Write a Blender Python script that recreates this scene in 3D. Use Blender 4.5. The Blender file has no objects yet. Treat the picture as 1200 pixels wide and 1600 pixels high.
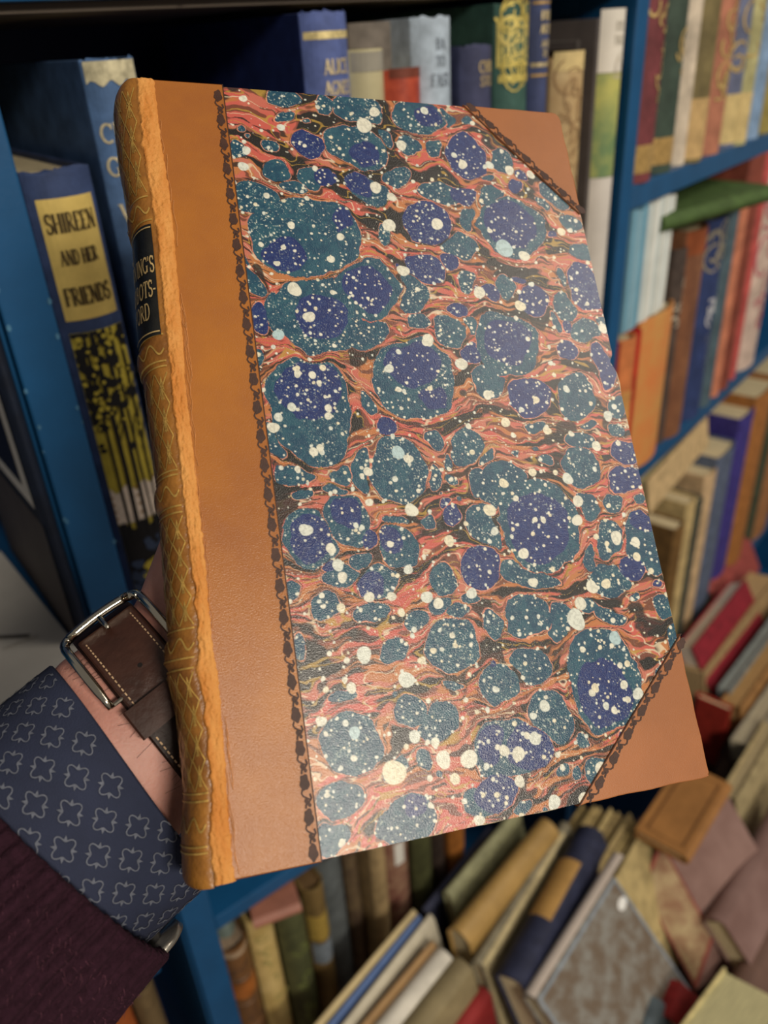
import bpy, math, random
import numpy as np
from mathutils import Matrix, Vector, noise
PI = math.pi
rnd = random.Random(7)
C = bpy.context.scene.collection

# ---------------------------------------------------------------- camera
F = 1268.0                                    # focal length in pixels of the 1200x1600 frame
EYE = np.array([0.0, 0.0, 1.5])               # the eye stands at the origin of x and y, 1.5 m up
def _n(v): v = np.array(v, float); return v/np.linalg.norm(v)
_down = _n([136, 2154, F]); _up = -_down
_hor = lambda x: (-(_down[0]*(x-600))-_down[2]*F)/_down[1]
_u = _n([2000, _hor(2600), F]); _v = np.cross(_up, _u)
RW = np.array([_u, _v, _up])                  # rows: world axes in camera axes (x right, y down, z forward)
cam_d = bpy.data.cameras.new('camera'); cam = bpy.data.objects.new('camera', cam_d); C.objects.link(cam)
cam_d.sensor_fit = 'HORIZONTAL'; cam_d.sensor_width = 24.0; cam_d.lens = 24.0*F/1200
cam_d.clip_start = .01
M = Matrix.Identity(4)
for i in range(3):
    M[i][0] = RW[i, 0]; M[i][1] = -RW[i, 1]; M[i][2] = -RW[i, 2]; M[i][3] = EYE[i]
cam.matrix_world = M
bpy.context.scene.camera = cam
cam_d.dof.use_dof = True; cam_d.dof.focus_distance = .268; cam_d.dof.aperture_fstop = 7.8

# ---------------------------------------------------------------- light and exposure
sc = bpy.context.scene
sc.view_settings.view_transform = 'Standard'; sc.view_settings.look = 'None'
sc.view_settings.exposure = 0.0; sc.view_settings.gamma = 1.0; sc.view_settings.use_curve_mapping = False
w = bpy.data.worlds.new('room_light'); sc.world = w; w.use_nodes = True
w.node_tree.nodes['Background'].inputs[0].default_value = (1.0, .93, .84, 1)
w.node_tree.nodes['Background'].inputs[1].default_value = .17
def area(name, loc, aim, size, power, col):
    l = bpy.data.lights.new(name, 'AREA'); l.shape = 'RECTANGLE'; l.size, l.size_y = size
    l.energy = power; l.color = col
    o = bpy.data.objects.new(name, l); C.objects.link(o); o.location = loc
    o.rotation_euler = (Vector(aim)-Vector(loc)).to_track_quat('-Z', 'Y').to_euler(); return o
_bz = _n(np.cross(np.array([.1466, -.0131, .0494]), np.array([.0389, .2415, -.0516])))   # square to the held book's cover
_d = _n([470-600, 1335-800, F]); _r = RW @ (_d-2*np.dot(_d, _bz)*_bz)
KEY = Vector((EYE + RW @ np.array([-.02, .10, .23]) + _r*2.1).tolist())
area('ceiling_lamp_light', KEY, (.1, .25, 1.35), (.55, .34), 34, (1.0, .90, .76))
area('shop_ceiling_light', (1.5, -.9, 2.9), (1.0, .5, 1.0), (.9, .9), 20, (1.0, .90, .77))

# ---------------------------------------------------------------- helpers
def ray(px, py): return RW @ np.array([px-600, py-800, F])
def on_z(px, py, z):                           # the point of height z (relative to the eye) seen there
    r = ray(px, py); return EYE + r*(z/r[2])
def on_plane(px, py, p0, n):
    r = ray(px, py); return EYE + r*((np.dot(n, np.array(p0)-EYE))/np.dot(n, r))
def srgb(c):
    return tuple(((x/255/12.92) if x/255 <= .04045 else ((x/255+.055)/1.055)**2.4) for x in c)
_mats = {}
def mat(name, col, rough=.75, var=.25, scale=60, bump=.15, metal=0.0, col2=None, spec=.35, bscale=None, stretch=None, thresh=None):
    key = (name, col, rough, var, scale, bump, metal, col2, stretch)
    if key in _mats: return _mats[key]
    m = bpy.data.materials.new(name); m.use_nodes = True; nt = m.node_tree; N = nt.nodes; L = nt.links
    b = N['Principled BSDF']; b.inputs['Roughness'].default_value = rough; b.inputs['Metallic'].default_value = metal
    b.inputs['Specular IOR Level'].default_value = spec
    tc = N.new('ShaderNodeTexCoord'); mp = N.new('ShaderNodeMapping'); L.new(tc.outputs['Object'], mp.inputs[0])
    if stretch: mp.inputs['Scale'].default_value = stretch
    nz = N.new('ShaderNodeTexNoise'); nz.inputs['Scale'].default_value = scale; nz.inputs['Detail'].default_value = 6
    nz.inputs['Roughness'].default_value = .62
    L.new(mp.outputs[0], nz.inputs['Vector'])
    cr = N.new('ShaderNodeValToRGB'); a = srgb(col); c2 = srgb(col2) if col2 else tuple(max(0, x*(1-var)) for x in a)
    c1 = a if col2 else tuple(min(1, x*(1+var*.6)) for x in a)
    lo, hi = thresh or (.35, .65)
    cr.color_ramp.elements[0].position = lo; cr.color_ramp.elements[1].position = hi
    cr.color_ramp.elements[0].color = (*c2, 1); cr.color_ramp.elements[1].color = (*c1, 1)
    L.new(nz.outputs['Fac'], cr.inputs[0]); L.new(cr.outputs[0], b.inputs['Base Color'])
    if bump:
        n2 = N.new('ShaderNodeTexNoise'); n2.inputs['Scale'].default_value = bscale or scale*12; n2.inputs['Detail'].default_value = 3
        L.new(tc.outputs['Object'], n2.inputs['Vector'])
        bp = N.new('ShaderNodeBump'); bp.inputs['Strength'].default_value = bump; bp.inputs['Distance'].default_value = .0006
        L.new(n2.outputs['Fac'], bp.inputs['Height']); L.new(bp.outputs[0], b.inputs['Normal'])
    _mats[key] = m; return m
def cloth(c, **k): return mat('book_cloth', c, rough=.7, var=.3, scale=70, bump=.25, **k)
def gilt(c=(196, 160, 92)): return mat('gilt_lettering', c, rough=.42, var=.3, scale=300, bump=0, metal=.35)
def ink(c=(40, 34, 28)): return mat('printed_ink', c, rough=.7, var=.2, scale=300, bump=0)
def paint(c): return mat('painted_decoration', c, rough=.65, var=.2, scale=120, bump=0)
def pages(c=(214, 198, 160)):
    return mat('page_edges', c, rough=.85, var=.35, scale=40, bump=.3, stretch=(60, 1, 1))

class MB:
    def __init__(s): s.v = []; s.f = []; s.mi = []; s.cur = 0
    def add(s, vs, fs, mi=None):
        n = len(s.v); s.v += [tuple(map(float, p)) for p in vs]; s.f += [tuple(n+i for i in f) for f in fs]
        s.mi += [s.cur if mi is None else mi]*len(fs)
    def box(s, a, b, mi=None):
        x0, y0, z0 = a; x1, y1, z1 = b
        s.add([(x0,y0,z0),(x1,y0,z0),(x1,y1,z0),(x0,y1,z0),(x0,y0,z1),(x1,y0,z1),(x1,y1,z1),(x0,y1,z1)],
              [(0,3,2,1),(4,5,6,7),(0,1,5,4),(1,2,6,5),(2,3,7,6),(3,0,4,7)], mi)
    def grid(s, fn, nu, nv, closed=False, mi=None):
        vs = [fn(i/(nu if closed else nu), j/nv) for j in range(nv+1) for i in range(nu if closed else nu+1)]
        W = nu if closed else nu+1
        fs = []
        for j in range(nv):
            for i in range(nu):
                i2 = (i+1) % W if closed else i+1
                fs.append((j*W+i, j*W+i2, (j+1)*W+i2, (j+1)*W+i))
        s.add(vs, fs, mi)
    def ribbon(s, pts, wd, fn, mi=None, closed=False):
        P = [np.array(p, float) for p in pts]; n = len(P); vs = []
        ws = wd if hasattr(wd, '__len__') else [wd]*n
        for i in range(n):
            a = P[(i-1) % n] if (closed or i > 0) else P[i]; b = P[(i+1) % n] if (closed or i < n-1) else P[i]
            t = b-a; t = t/(np.linalg.norm(t)+1e-12); q = np.array([-t[1], t[0]])*ws[i]/2
            for k in (P[i]+q, P[i]-q): vs.append(fn(*k))
        fs = [(2*i, 2*i+1, (2*i+3) % (2*n), (2*i+2) % (2*n)) for i in range(n if closed else n-1)]
        s.add(vs, fs, mi)
    def poly(s, pts, fn, mi=None): s.add([fn(*p) for p in pts], [tuple(range(len(pts)))], mi)
    def tube(s, pts, rad, n=10, caps=True, mi=None, ref=None):
        P = [np.array(p, float) for p in pts]; rs = rad if hasattr(rad, '__len__') else [rad]*len(P); vs = []
        for i, p in enumerate(P):
            t = P[min(i+1, len(P)-1)]-P[max(i-1, 0)]; t /= np.linalg.norm(t)+1e-12
            r0 = np.array(ref if ref is not None else ([0, 0, 1.] if abs(t[2]) < .9 else [1., 0, 0])); x = np.cross(t, r0); x /= np.linalg.norm(x); y = np.cross(t, x)
            for k in range(n):
                a = 2*PI*k/n; vs.append(p+(x*math.cos(a)+y*math.sin(a))*rs[i])
        fs = [(j*n+k, j*n+(k+1) % n, (j+1)*n+(k+1) % n, (j+1)*n+k) for j in range(len(P)-1) for k in range(n)]
        if caps: fs += [tuple(range(n))[::-1], tuple(range((len(P)-1)*n, len(P)*n))]
        s.add(vs, fs, mi)
    def build(s, name, mats, parent=None, smooth=False):
        me = bpy.data.meshes.new(name); me.from_pydata(s.v, [], s.f)
        for m in (mats if isinstance(mats, (list, tuple)) else [mats]): me.materials.append(m)
        if any(s.mi): me.polygons.foreach_set('material_index', s.mi)
        if smooth: me.polygons.foreach_set('use_smooth', [True]*len(me.polygons))
        me.update(); o = bpy.data.objects.new(name, me); C.objects.link(o)
        if parent: o.parent = parent
        return o
def bevel(o, w=.0008, seg=2):
    b = o.modifiers.new('bevel', 'BEVEL'); b.width = w; b.segments = seg; b.limit_method = 'ANGLE'; return o
def thing(name, label, cat, mtx=None, group=None):
    o = bpy.data.objects.new(name, None); C.objects.link(o); o.empty_display_size = .02
    o['label'] = label; o['category'] = cat
    if group: o['group'] = group
    if mtx is not None: o.matrix_world = mtx
    return o
def tag(o, label, cat, group=None):
    o['label'] = label; o['category'] = cat
    if group: o['group'] = group
    return o
def frame(o, x, y, z):
    m = Matrix.Identity(4)
    for i in range(3): m[i][0] = x[i]; m[i][1] = y[i]; m[i][2] = z[i]; m[i][3] = o[i]
    return m

# ---- serif letters made of strokes (unit height)
def arc(cx, cy, rx, ry, a0, a1, n=14): return [(cx+rx*math.cos(math.radians(a0+(a1-a0)*i/n)), cy+ry*math.sin(math.radians(a0+(a1-a0)*i/n))) for i in range(n+1)]
K, T_, S_ = .15, .07, .055
def ser(x, y, w=.26): return ([(x-w/2, y), (x+w/2, y)], S_)
G = {
 'I': (.34, [([(.17,0),(.17,1)],K), ser(.17,.02), ser(.17,.98)]),
 'N': (.82, [([(.14,0),(.14,1)],T_), ([(.14,1),(.68,0)],K), ([(.68,0),(.68,1)],T_), ser(.14,.02), ser(.12,.98), ser(.68,.98)]),
 'G': (.80, [(arc(.42,.5,.33,.46,50,320),.12), ([(.68,.05),(.68,.42)],K), ser(.66,.43), ([(.66,.98),(.66,.70)],T_)]),
 "'": (.24, [([(.12,1),(.09,.72)],.09)]),
 'S': (.60, [(arc(.31,.74,.20,.23,40,265)+arc(.30,.26,.22,.24,85,-140),.12), ([(.5,.98),(.5,.74)],T_), ([(.09,.02),(.09,.28)],T_)]),
 'O': (.84, [(arc(.42,.5,.31,.46,0,360,22),.12)]),
 'T': (.72, [([(.36,0),(.36,1)],K), ([(.04,.97),(.68,.97)],T_), ser(.36,.02), ([(.06,.98),(.06,.78)],T_), ([(.66,.98),(.66,.78)],T_)]),
 '-': (.40, [([(.05,.42),(.33,.42)],.09)]),
 'R': (.78, [([(.17,0),(.17,1)],K), ([(.17,.97),(.38,.97)]+arc(.38,.74,.19,.23,90,-90)+[(.17,.51)],.09), ([(.36,.5),(.70,.02)],.13), ser(.17,.02), ser(.17,.98)]),
 'D': (.82, [([(.17,0),(.17,1)],K), ([(.17,.97),(.34,.97)]+arc(.36,.5,.34,.47,90,-90)+[(.17,.03)],.10), ser(.15,.02), ser(.15,.98)]),
 'H': (.84, [([(.17,0),(.17,1)],K), ([(.67,0),(.67,1)],K), ([(.17,.5),(.67,.5)],T_), ser(.17,.02), ser(.17,.98), ser(.67,.02), ser(.67,.98)]),
 'E': (.68, [([(.17,0),(.17,1)],K), ([(.06,.97),(.58,.97)],T_), ([(.17,.5),(.46,.5)],T_), ([(.06,.03),(.60,.03)],T_), ([(.58,.98),(.58,.78)],T_), ([(.60,.02),(.60,.24)],T_)]),
 'A': (.80, [([(.10,0),(.39,1)],T_), ([(.38,1),(.70,0)],K), ([(.20,.36),(.56,.36)],T_), ser(.10,.02), ser(.70,.02)]),
 'F': (.64, [([(.17,0),(.17,1)],K), ([(.06,.97),(.58,.97)],T_), ([(.17,.5),(.46,.5)],T_), ser(.17,.02), ([(.58,.98),(.58,.78)],T_)]),
 'C': (.76, [(arc(.42,.5,.33,.46,50,312),.12), ([(.66,.98),(.66,.70)],T_)]),
 'V': (.80, [([(.10,1),(.40,0)],K), ([(.40,0),(.70,1)],T_), ser(.10,.98), ser(.70,.98)]),
 'L': (.66, [([(.17,0),(.17,1)],K), ([(.06,.03),(.60,.03)],T_), ser(.17,.98), ([(.60,.02),(.60,.26)],T_)]),
 'B': (.74, [([(.17,0),(.17,1)],K), ([(.17,.97),(.36,.97)]+arc(.36,.75,.17,.22,90,-90)+[(.17,.53)],.09), ([(.17,.53),(.38,.53)]+arc(.38,.28,.21,.25,90,-90)+[(.17,.03)],.09), ser(.14,.02), ser(.14,.98)]),
 'Y': (.76, [([(.10,1),(.38,.45),(.66,1)],.10), ([(.38,.46),(.38,0)],K), ser(.38,.02), ser(.10,.98), ser(.66,.98)]),
 'M': (.96, [([(.14,0),(.14,1)],T_), ([(.14,1),(.46,.05)],K), ([(.46,.05),(.78,1)],T_), ([(.78,1),(.78,0)],K), ser(.14,.02), ser(.78,.02)]),
 ' ': (.35, []),
}
def write(mb, text, cx, base, h, fn, squeeze=1.0, mi=None, left=None):
    """letters in the (u, v) plane, v up; fn maps them on the thing's surface"""
    wd = sum(G[c][0] for c in text)*h*squeeze
    x = cx-wd/2 if left is None else left
    for c in text:
        gw, st = G[c]
        for pts, w_ in st:
            P = []
            for i in range(len(pts)-1):
                a, b = pts[i], pts[i+1]; k = 3 if len(pts) < 5 else 1
                P += [(a[0]+(b[0]-a[0])*j/k, a[1]+(b[1]-a[1])*j/k) for j in range(k)]
            P.append(pts[-1])
            mb.ribbon([(x+p[0]*h*squeeze, base+p[1]*h) for p in P], w_*h, fn, mi)
        x += gw*h*squeeze

# ---------------------------------------------------------------- background books
# local axes of a book: x across its thickness, y from the spine into the book, z along the spine
def make_book(label, mtx, t, h, d, cover, page=(214, 198, 160), deco=(), group=None, name='book', bulge=None, sq=.003, board=.0026, page_in=.0035, seed=0, rough_top=False, cat='book'):
    root = thing(name, label, cat, mtx, group)
    b = MB(); bl = min(t*.22, .007) if bulge is None else bulge
    board = min(board, t*.22)
    b.box((0, .003, 0), (board, d, h)); b.box((t-board, .003, 0), (t, d, h))
    def sy(x): return -bl*(1-min(1, abs((x-t/2)/(t/2)))**2.4)
    n = 14; r_ = random.Random(seed+5); tp = [(r_.uniform(-.0016, .0008) if rough_top else 0) for _ in range(n+1)]
    vs = []
    for j, z in enumerate((0, h*.25, h*.5, h*.75, h)):
        for i in range(n+1):
            x = t*i/n; vs.append((x, sy(x)+.003*(1-math.sin(PI*i/n)), z+(tp[i] if j == 4 else 0)))
        for i in range(n, -1, -1):
            x = t*i/n; xi = min(max(x, .0012), t-.0012); vs.append((xi, sy(x)+.0045, z+(tp[i] if j == 4 else 0)))
    W = 2*(n+1); fs = [(j*W+i, j*W+(i+1) % W, (j+1)*W+(i+1) % W, (j+1)*W+i) for j in range(4) for i in range(W)]
    fs += [tuple(range(W))[::-1], tuple(range(4*W, 5*W))]
    b.add(vs, fs); cv = b.build('cover', cover, root); bevel(cv, .0006)
    p = MB(); p.box((board, .003, page_in), (t-board, d-sq, h-page_in)); p.build('page_block', pages(page), root)
    def fn(off): return lambda u, v: (u, sy(min(max(u, 0), t))+.003*(1-math.sin(PI*min(max(u/t, 0), 1)))-off, v)
    for it in deco:
        kind = it[0]
        if kind == 'block':                      # a coloured panel round the spine: z0, z1, material, name, inset
            _, z0, z1, m_, nm, ins = it
            q = MB(); q.grid(lambda a, c: fn(.00035)(ins+(t-2*ins)*a, z0+(z1-z0)*c), 10, 3); q.build(nm, m_, root)
        elif kind == 'text':                     # text, centre x fraction, base z, height, material, squeeze
            _, tx, cx, z, hh, m_, sqz = it
            q = MB(); write(q, tx, cx*t, z, hh, fn(.0007), sqz); q.build('lettering', m_, root)
        elif kind == 'squiggle':                 # ornament of curls between z0 and z1
            _, z0, z1, m_, cnt, wd = it
            q = MB(); r = random.Random(seed+int(z0*1e4))
            for k in range(cnt):
                cx, cz = t*r.uniform(.2, .8), r.uniform(z0, z1); a = r.uniform(0, 360); rr = t*r.uniform(.10, .26)
                q.ribbon(arc(cx, cz, rr, rr*r.uniform(.7, 1.8), a, a+r.uniform(120, 300), 10), wd, fn(.0007))
            q.build('ornament', m_, root)
        elif kind == 'side':                     # panel on the left board: y0,y1,z0,z1,material,name, border width or 0
            _, y0, y1, z0, z1, m_, nm, bw = it
            q = MB(); g = lambda u, v: (-.0003, u, v)
            if bw: q.ribbon([(y0, z0), (y1, z0), (y1, z1), (y0, z1)], bw, g, closed=True)
            else: q.poly([(y0, z0), (y1, z0), (y1, z1), (y0, z1)], g)
            q.build(nm, m_, root)
        elif kind == 'rside':
            _, y0, y1, z0, z1, m_, nm, bw = it
            q = MB(); g = lambda u, v: (t+.0003, u, v)
            if bw: q.ribbon([(y0, z0), (y1, z0), (y1, z1), (y0, z1)], bw, g, closed=True)
            else: q.poly([(y0, z0), (y1, z0), (y1, z1), (y0, z1)], g)
            q.build(nm, m_, root)
        elif kind == 'ridges':
            _, zs, m_ = it
            q = MB()
            for z in zs: q.grid(lambda a, c: fn(.0002+.0013*math.sin(PI*c))(.0005+(t-.001)*a, z+.003*(c-.5)), 10, 6)
            q.build('raised_bands', m_, root, smooth=True)
    return root

# bookcase frames: origin at the front edge of the side panel, s along the shelf, b into the shelf
LX, LY = .115, .45
LF = (np.array([LX, LY, 1.5]), np.array([1., 0, 0]), np.array([0, 1., 0]))
WV = _n([.9711, .2386, 0]); WN = np.array([-WV[1], WV[0], 0])
RO = np.array([.598, .45, 1.5]); RF = (RO, WV, WN)
def s_of(fr, px, py, back=0.0):
    o, a, b = fr; p = on_plane(px, py, o+b*back, b); return float(np.dot(p-o, a)), float(p[2]-1.5)
def shelf_book(fr, zf, x0, y0, x1, y1, ztop, label, cover, back=.006, d=.15, lean=0.0, **k):
    """x0,y0 / x1,y1: where the left and right edge of the spine are seen; ztop None = read it there"""
    s0, za = s_of(fr, x0, y0, back); s1, zb = s_of(fr, x1, y1, back)
    if ztop is None: ztop = (za+zb)/2
    o, a, b = fr; t = s1-s0; org = o+a*s0+b*back+np.array([0, 0, zf])
    up = np.array([0, 0, 1.])
    if lean:
        ca, sa = math.cos(lean), math.sin(lean); a2 = a*ca-up*sa; u2 = up*ca+a*sa
        if lean < 0: org = org+up*0
        m = frame(org, a2, b, u2)
    else: m = frame(org, a, b, up)
    return make_book(label, m, t-.0006, ztop-zf, d, cover, **k)

# ================================================================ the setting
def struct(name, mb, m):
    o = mb.build(name, m); o['kind'] = 'structure'; return o
fl = MB(); fl.box((-2.2, -2.2, -.05), (3.4, 2.2, 0)); struct('floor', fl, mat('floor_boards', (96, 74, 58), .6, .35, 6, .2, stretch=(1, 8, 1)))
wl = MB(); wl.box((-2.2, 1.45, 0), (3.4, 1.5, 3.2)); struct('wall_back', wl, mat('wall_paint', (150, 140, 120), .85, .08, 8, .1))

BLUE = mat('blue_gloss_paint', (18, 78, 124), .42, .12, 22, .12, spec=.5)
DARK = mat('dark_blue_paint', (22, 38, 78), .5, .2, 12, .1)
TAUPE = mat('bare_underside_board', (98, 88, 78), .8, .15, 10, .1)
def chips(mb, a, b, n, seed, y, zc):
    r = random.Random(seed)
    for _ in range(n):
        x = r.uniform(a, b); z = zc+r.uniform(-.008, .008); s = r.uniform(.0006, .0022)
        mb.poly([(x+s*math.cos(t)*r.uniform(.6, 1.3), z+s*math.sin(t)*r.uniform(.5, 1)) for t in [i*PI/3 for i in range(6)]], lambda u, v: (u, y, v))

# --- left bookcase (bay with the older cloth books)
lc = thing('bookcase', 'blue painted bookcase straight behind the held book, its thick side board at the left', 'bookcase', Matrix.Translation((LX-.026, LY, 0)))
def lpart(name, lo, hi, m):
    b = MB(); b.box((lo[0]-LX+.026, lo[1]-LY, lo[2]), (hi[0]-LX+.026, hi[1]-LY, hi[2])); return bevel(b.build(name, m, lc), .0012)
lpart('side_panel', (.089, .45, .04), (.115, .72, 2.05), BLUE)
lpart('side_panel', (.584, .45, .04), (.5965, .66, 2.05), BLUE)
lpart('back_panel', (.089, .72, .04), (.585, .73, 2.05), DARK)
LS = [.022, -.330, -.655, -.985, -1.32]
for i, z in enumerate(LS):
    p = lpart('shelf', (.1155, .452, 1.5+z-(.0 if i == 0 else .017)), (.5835, .718, 1.5+z+(.018 if i == 0 else 0)), BLUE)
    if i == 0:
        b = MB(); b.box((.0268, .012, 1.5+z-.0042), (.494, .26, 1.5+z-.0002)); b.build('underside_board', TAUPE, lc)
q = MB(); r = random.Random(3)
for _ in range(16):
    z = 1.5+r.uniform(-.32, .03); x = r.choice((.0012, .0245))+r.uniform(-.001, .001); s = r.uniform(.0004, .0013)
    q.poly([(x+s*math.cos(t), z+s*1.6*math.sin(t)) for t in [i*PI/3 for i in range(6)]], lambda u, v: (u, -.0004, v))
for _ in range(60):
    x = r.uniform(.03, .45); z = 1.5+.026+r.uniform(-.003, .012); s = r.uniform(.0006, .002)
    q.poly([(x+s*1.8*math.cos(t), z+s*math.sin(t)) for t in [i*PI/3 for i in range(6)]], lambda u, v: (u, .0015, v))
q.build('paint_chips', mat('chipped_paint', (70, 118, 150), .8, .3, 200, 0), lc)

# --- bookcase beyond the left edge (shares nothing with the first)
nc = thing('bookcase', 'dark blue bookcase bay cut off by the left edge of the photo', 'bookcase', Matrix.Translation((-.45, .45, 0)))
for nm, a, b_, m in (('side_panel', (.5362, .004, .04), (.5385, .27, 2.05), mat('blue_gloss_paint', (18, 78, 124), .42, .12, 22, .12)),
                     ('side_panel', (0, 0, .04), (.02, .27, 2.05), BLUE), ('back_panel', (0, .27, .04), (.5385, .28, 2.05), DARK),
                     ('shelf', (.02, .006, 1.15), (.534, .27, 1.167), BLUE), ('shelf', (.02, .006, .82), (.512, .27, .837), BLUE),
                     ('shelf', (.02, .006, .49), (.512, .27, .507), BLUE), ('shelf', (.02, .006, 1.525), (.512, .27, 1.545), BLUE)):
    b = MB(); b.box(a, b_); bevel(b.build(nm, m, nc), .001)

# --- right bookcase, turned away
rc = thing('bookcase', 'blue painted bookcase angled away at the right, full of small mixed books', 'bookcase', frame((RO[0], RO[1], 0), WV, WN, (0, 0, 1)))
def rpart(name, lo, hi, m):
    b = MB(); b.box(lo, hi); return bevel(b.build(name, m, rc), .0012)
RS = [.235, -.121, -.425, -.86, -1.25]
rpart('side_panel', (.0, .001, .04), (.004, .22, 2.05), BLUE)
rpart('side_panel', (1.25, .0, .04), (1.27, .22, 2.05), BLUE)
rpart('back_panel', (0, .221, .04), (1.27, .231, 2.05), mat('dark_blue_paint', (22, 34, 110), .5, .2, 12, .1))
for z in RS: rpart('shelf', (.0045, .002, 1.5+z-.020), (1.2495, .22, 1.5+z), BLUE)

# ================================================================ books: left bay
def LB(*a, **k): return shelf_book(LF, -.330, *a, **k)
GB = 'old cloth books in the bay behind the held book'
navyc = cloth((44, 62, 98))
# the book with the yellow label and a forest picture on its spine
sh = LB(30, 272, 143, 257, None, 'dark blue book reading SHIREEN AND HER FRIENDS on a gold label', cloth((50, 66, 104)), d=.165, seed=1, rough_top=True, bulge=.004, group=GB)
t = s_of(LF, 143, 257, .006)[0]-s_of(LF, 30, 272, .006)[0]-.0006
h = (s_of(LF, 30, 272, .006)[1]+s_of(LF, 143, 257, .006)[1])/2+.330
def sp(off, bl=.004): return lambda u, v: (u, -bl*(1-min(1, abs((u-t/2)/(t/2)))**2.4)+.003*(1-math.sin(PI*min(max(u/t, 0), 1)))-off, v)
q = MB(); q.grid(lambda a, c: sp(.0004)(.004+(t-.007)*a, h-.076+.063*c), 10, 2); q.build('gold_label', mat('gold_label', (208, 182, 104), .5, .12, 90, .1, metal=.15), sh)
q = MB(); wf = sp(.0008)
def fit(tx, hh, wd): return wd/(sum(G[c][0] for c in tx)*hh)
for tx, zz, hh, wd in (('SHIREEN', h-.030, .0098, t*.72), ('AND HER', h-.0465, .0078, t*.56), ('FRIENDS', h-.068, .0098, t*.70)): write(q, tx, t*.515, zz, hh, wf, fit(tx, hh, wd))
q.build('lettering', ink((62, 48, 22)), sh)
q = MB(); pt = h-.083; pb = .022
q.grid(lambda a, c: sp(.0004)(.004+(t-.006)*a, pb+(pt-pb)*c), 10, 8, mi=0)
r = random.Random(11); wf = sp(.0008)
X0, X1 = .004, t-.002
def band(z0, z1, mi, amp=.002):
    top = [(X0+(X1-X0)*i/10, z1+amp*math.sin(i*1.7+z1*90)) for i in range(11)]
    for i in range(10):
        q.add([wf(top[i][0], z0), wf(top[i+1][0], z0), wf(*top[i+1]), wf(*top[i])], [(0, 1, 2, 3)], mi)
band(pb+.052, pb+.076, 2, .003)                # cream stretch of light
band(pb, pb+.050, 1, .004)                     # dark undergrowth
wf2 = sp(.0011)
for k in range(4): q.ribbon([(X0, pb+.056+k*.005), ((X0+X1)/2, pb+.0575+k*.005+.001*k), (X1, pb+.060+k*.0055)], .0013, wf2, 3)
for xx, wd in ((.010, .0016), (.0145, .0026), (.021, .0022), (.0255, .0012), (.030, .0014)):
    x_ = xx*t/.036; q.ribbon([(x_, pb+.04), (x_+r.uniform(-.001, .001), pb+.09), (x_+r.uniform(-.0015, .0015), pt)], wd, wf2, 1)
def blob(cx, cz, rr, mi, fn):
    pts = [(min(max(cx+rr*math.cos(a)*r.uniform(.6, 1.2), X0), X1), min(max(cz+rr*math.sin(a)*r.uniform(.6, 1.2), pb), pt)) for a in [i*PI/5 for i in range(10)]]
    q.poly(pts, fn, mi)
for k in range(60):
    cz = pt-abs(r.gauss(0, .030)); cx = X0+(X1-X0)*min(max(abs(r.gauss(0, .42)), 0), 1)
    if cz > pb+.095: blob(cx, cz, r.uniform(.0016, .0042), 1, wf2)
wf3 = sp(.0014)
for k in range(46): blob(r.uniform(X0+.001, X1-.001), r.uniform(pb+.105, pt-.002), r.uniform(.0007, .0017), 0, wf3)
for k in range(10):
    x_ = r.uniform(X0+.006, X1-.004); z_ = r.uniform(pb+.09, pt-.02); q.ribbon([(x_, z_), (x_+r.uniform(.003, .008), z_+r.uniform(.008, .02))], .0007, wf3, 1)
for k in range(9): blob(r.uniform(t*.4, X1-.002), pb+r.uniform(.004, .022), r.uniform(.002, .0045), 0, wf3)
for k in range(12): blob(r.uniform(X0, X1), pb+r.uniform(.003, .04), r.uniform(.0015, .004), 4, wf3)
q.build('spine_picture', [paint((186, 168, 62)), paint((20, 20, 24)), paint((222, 206, 190)), paint((150, 112, 66)), paint((52, 66, 92))], sh)
cg = LB(126, 97, 212, 84, None, 'tall faded blue book with pale CH and GA lettering and a frayed top edge', cloth((74, 104, 146)), d=.18, seed=2, rough_top=True, bulge=.004, group=GB)
t = s_of(LF, 212, 84, .006)[0]-s_of(LF, 126, 97, .006)[0]-.0006; h = (s_of(LF, 126, 97, .006)[1]+s_of(LF, 212, 84, .006)[1])/2+.330
wf = sp(.0008); q = MB()
for tx, zz in (('CH', h-.0385), ('GA', h-.0545), ('VI', h-.078)): write(q, tx, 0, zz, .0095, wf, .85, left=t*(.07 if tx != 'VI' else .13))
write(q, 'S', 0, h-.105, .006, wf, .9, left=t*.16)
q.build('lettering', gilt((222, 208, 168)), cg)
q = MB(); q.grid(lambda a, c: sp(.0006)(.001+(t-.002)*a, h-.011+.010*c+.0015*math.sin(a*19)*(1-c)), 16, 2); q.build('frayed_top_edge', mat('frayed_cloth', (196, 188, 156), .9, .4, 160, .3), cg)
al = LB(470, 22, 545, 15, None, 'faded navy book with a gold line over ALICE and AGNES lettering', cloth((86, 102, 158)), d=.19, seed=3, rough_top=True, group=GB,
   deco=(('block', .3295, .3335, gilt((226, 208, 150)), 'gold_line', .001), ('text', 'ALICE', .54, .3115, .0078, gilt((222, 204, 160)), .70), ('text', 'AGNES', .54, .3005, .0074, gilt((222, 204, 160)), .68)))
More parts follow.
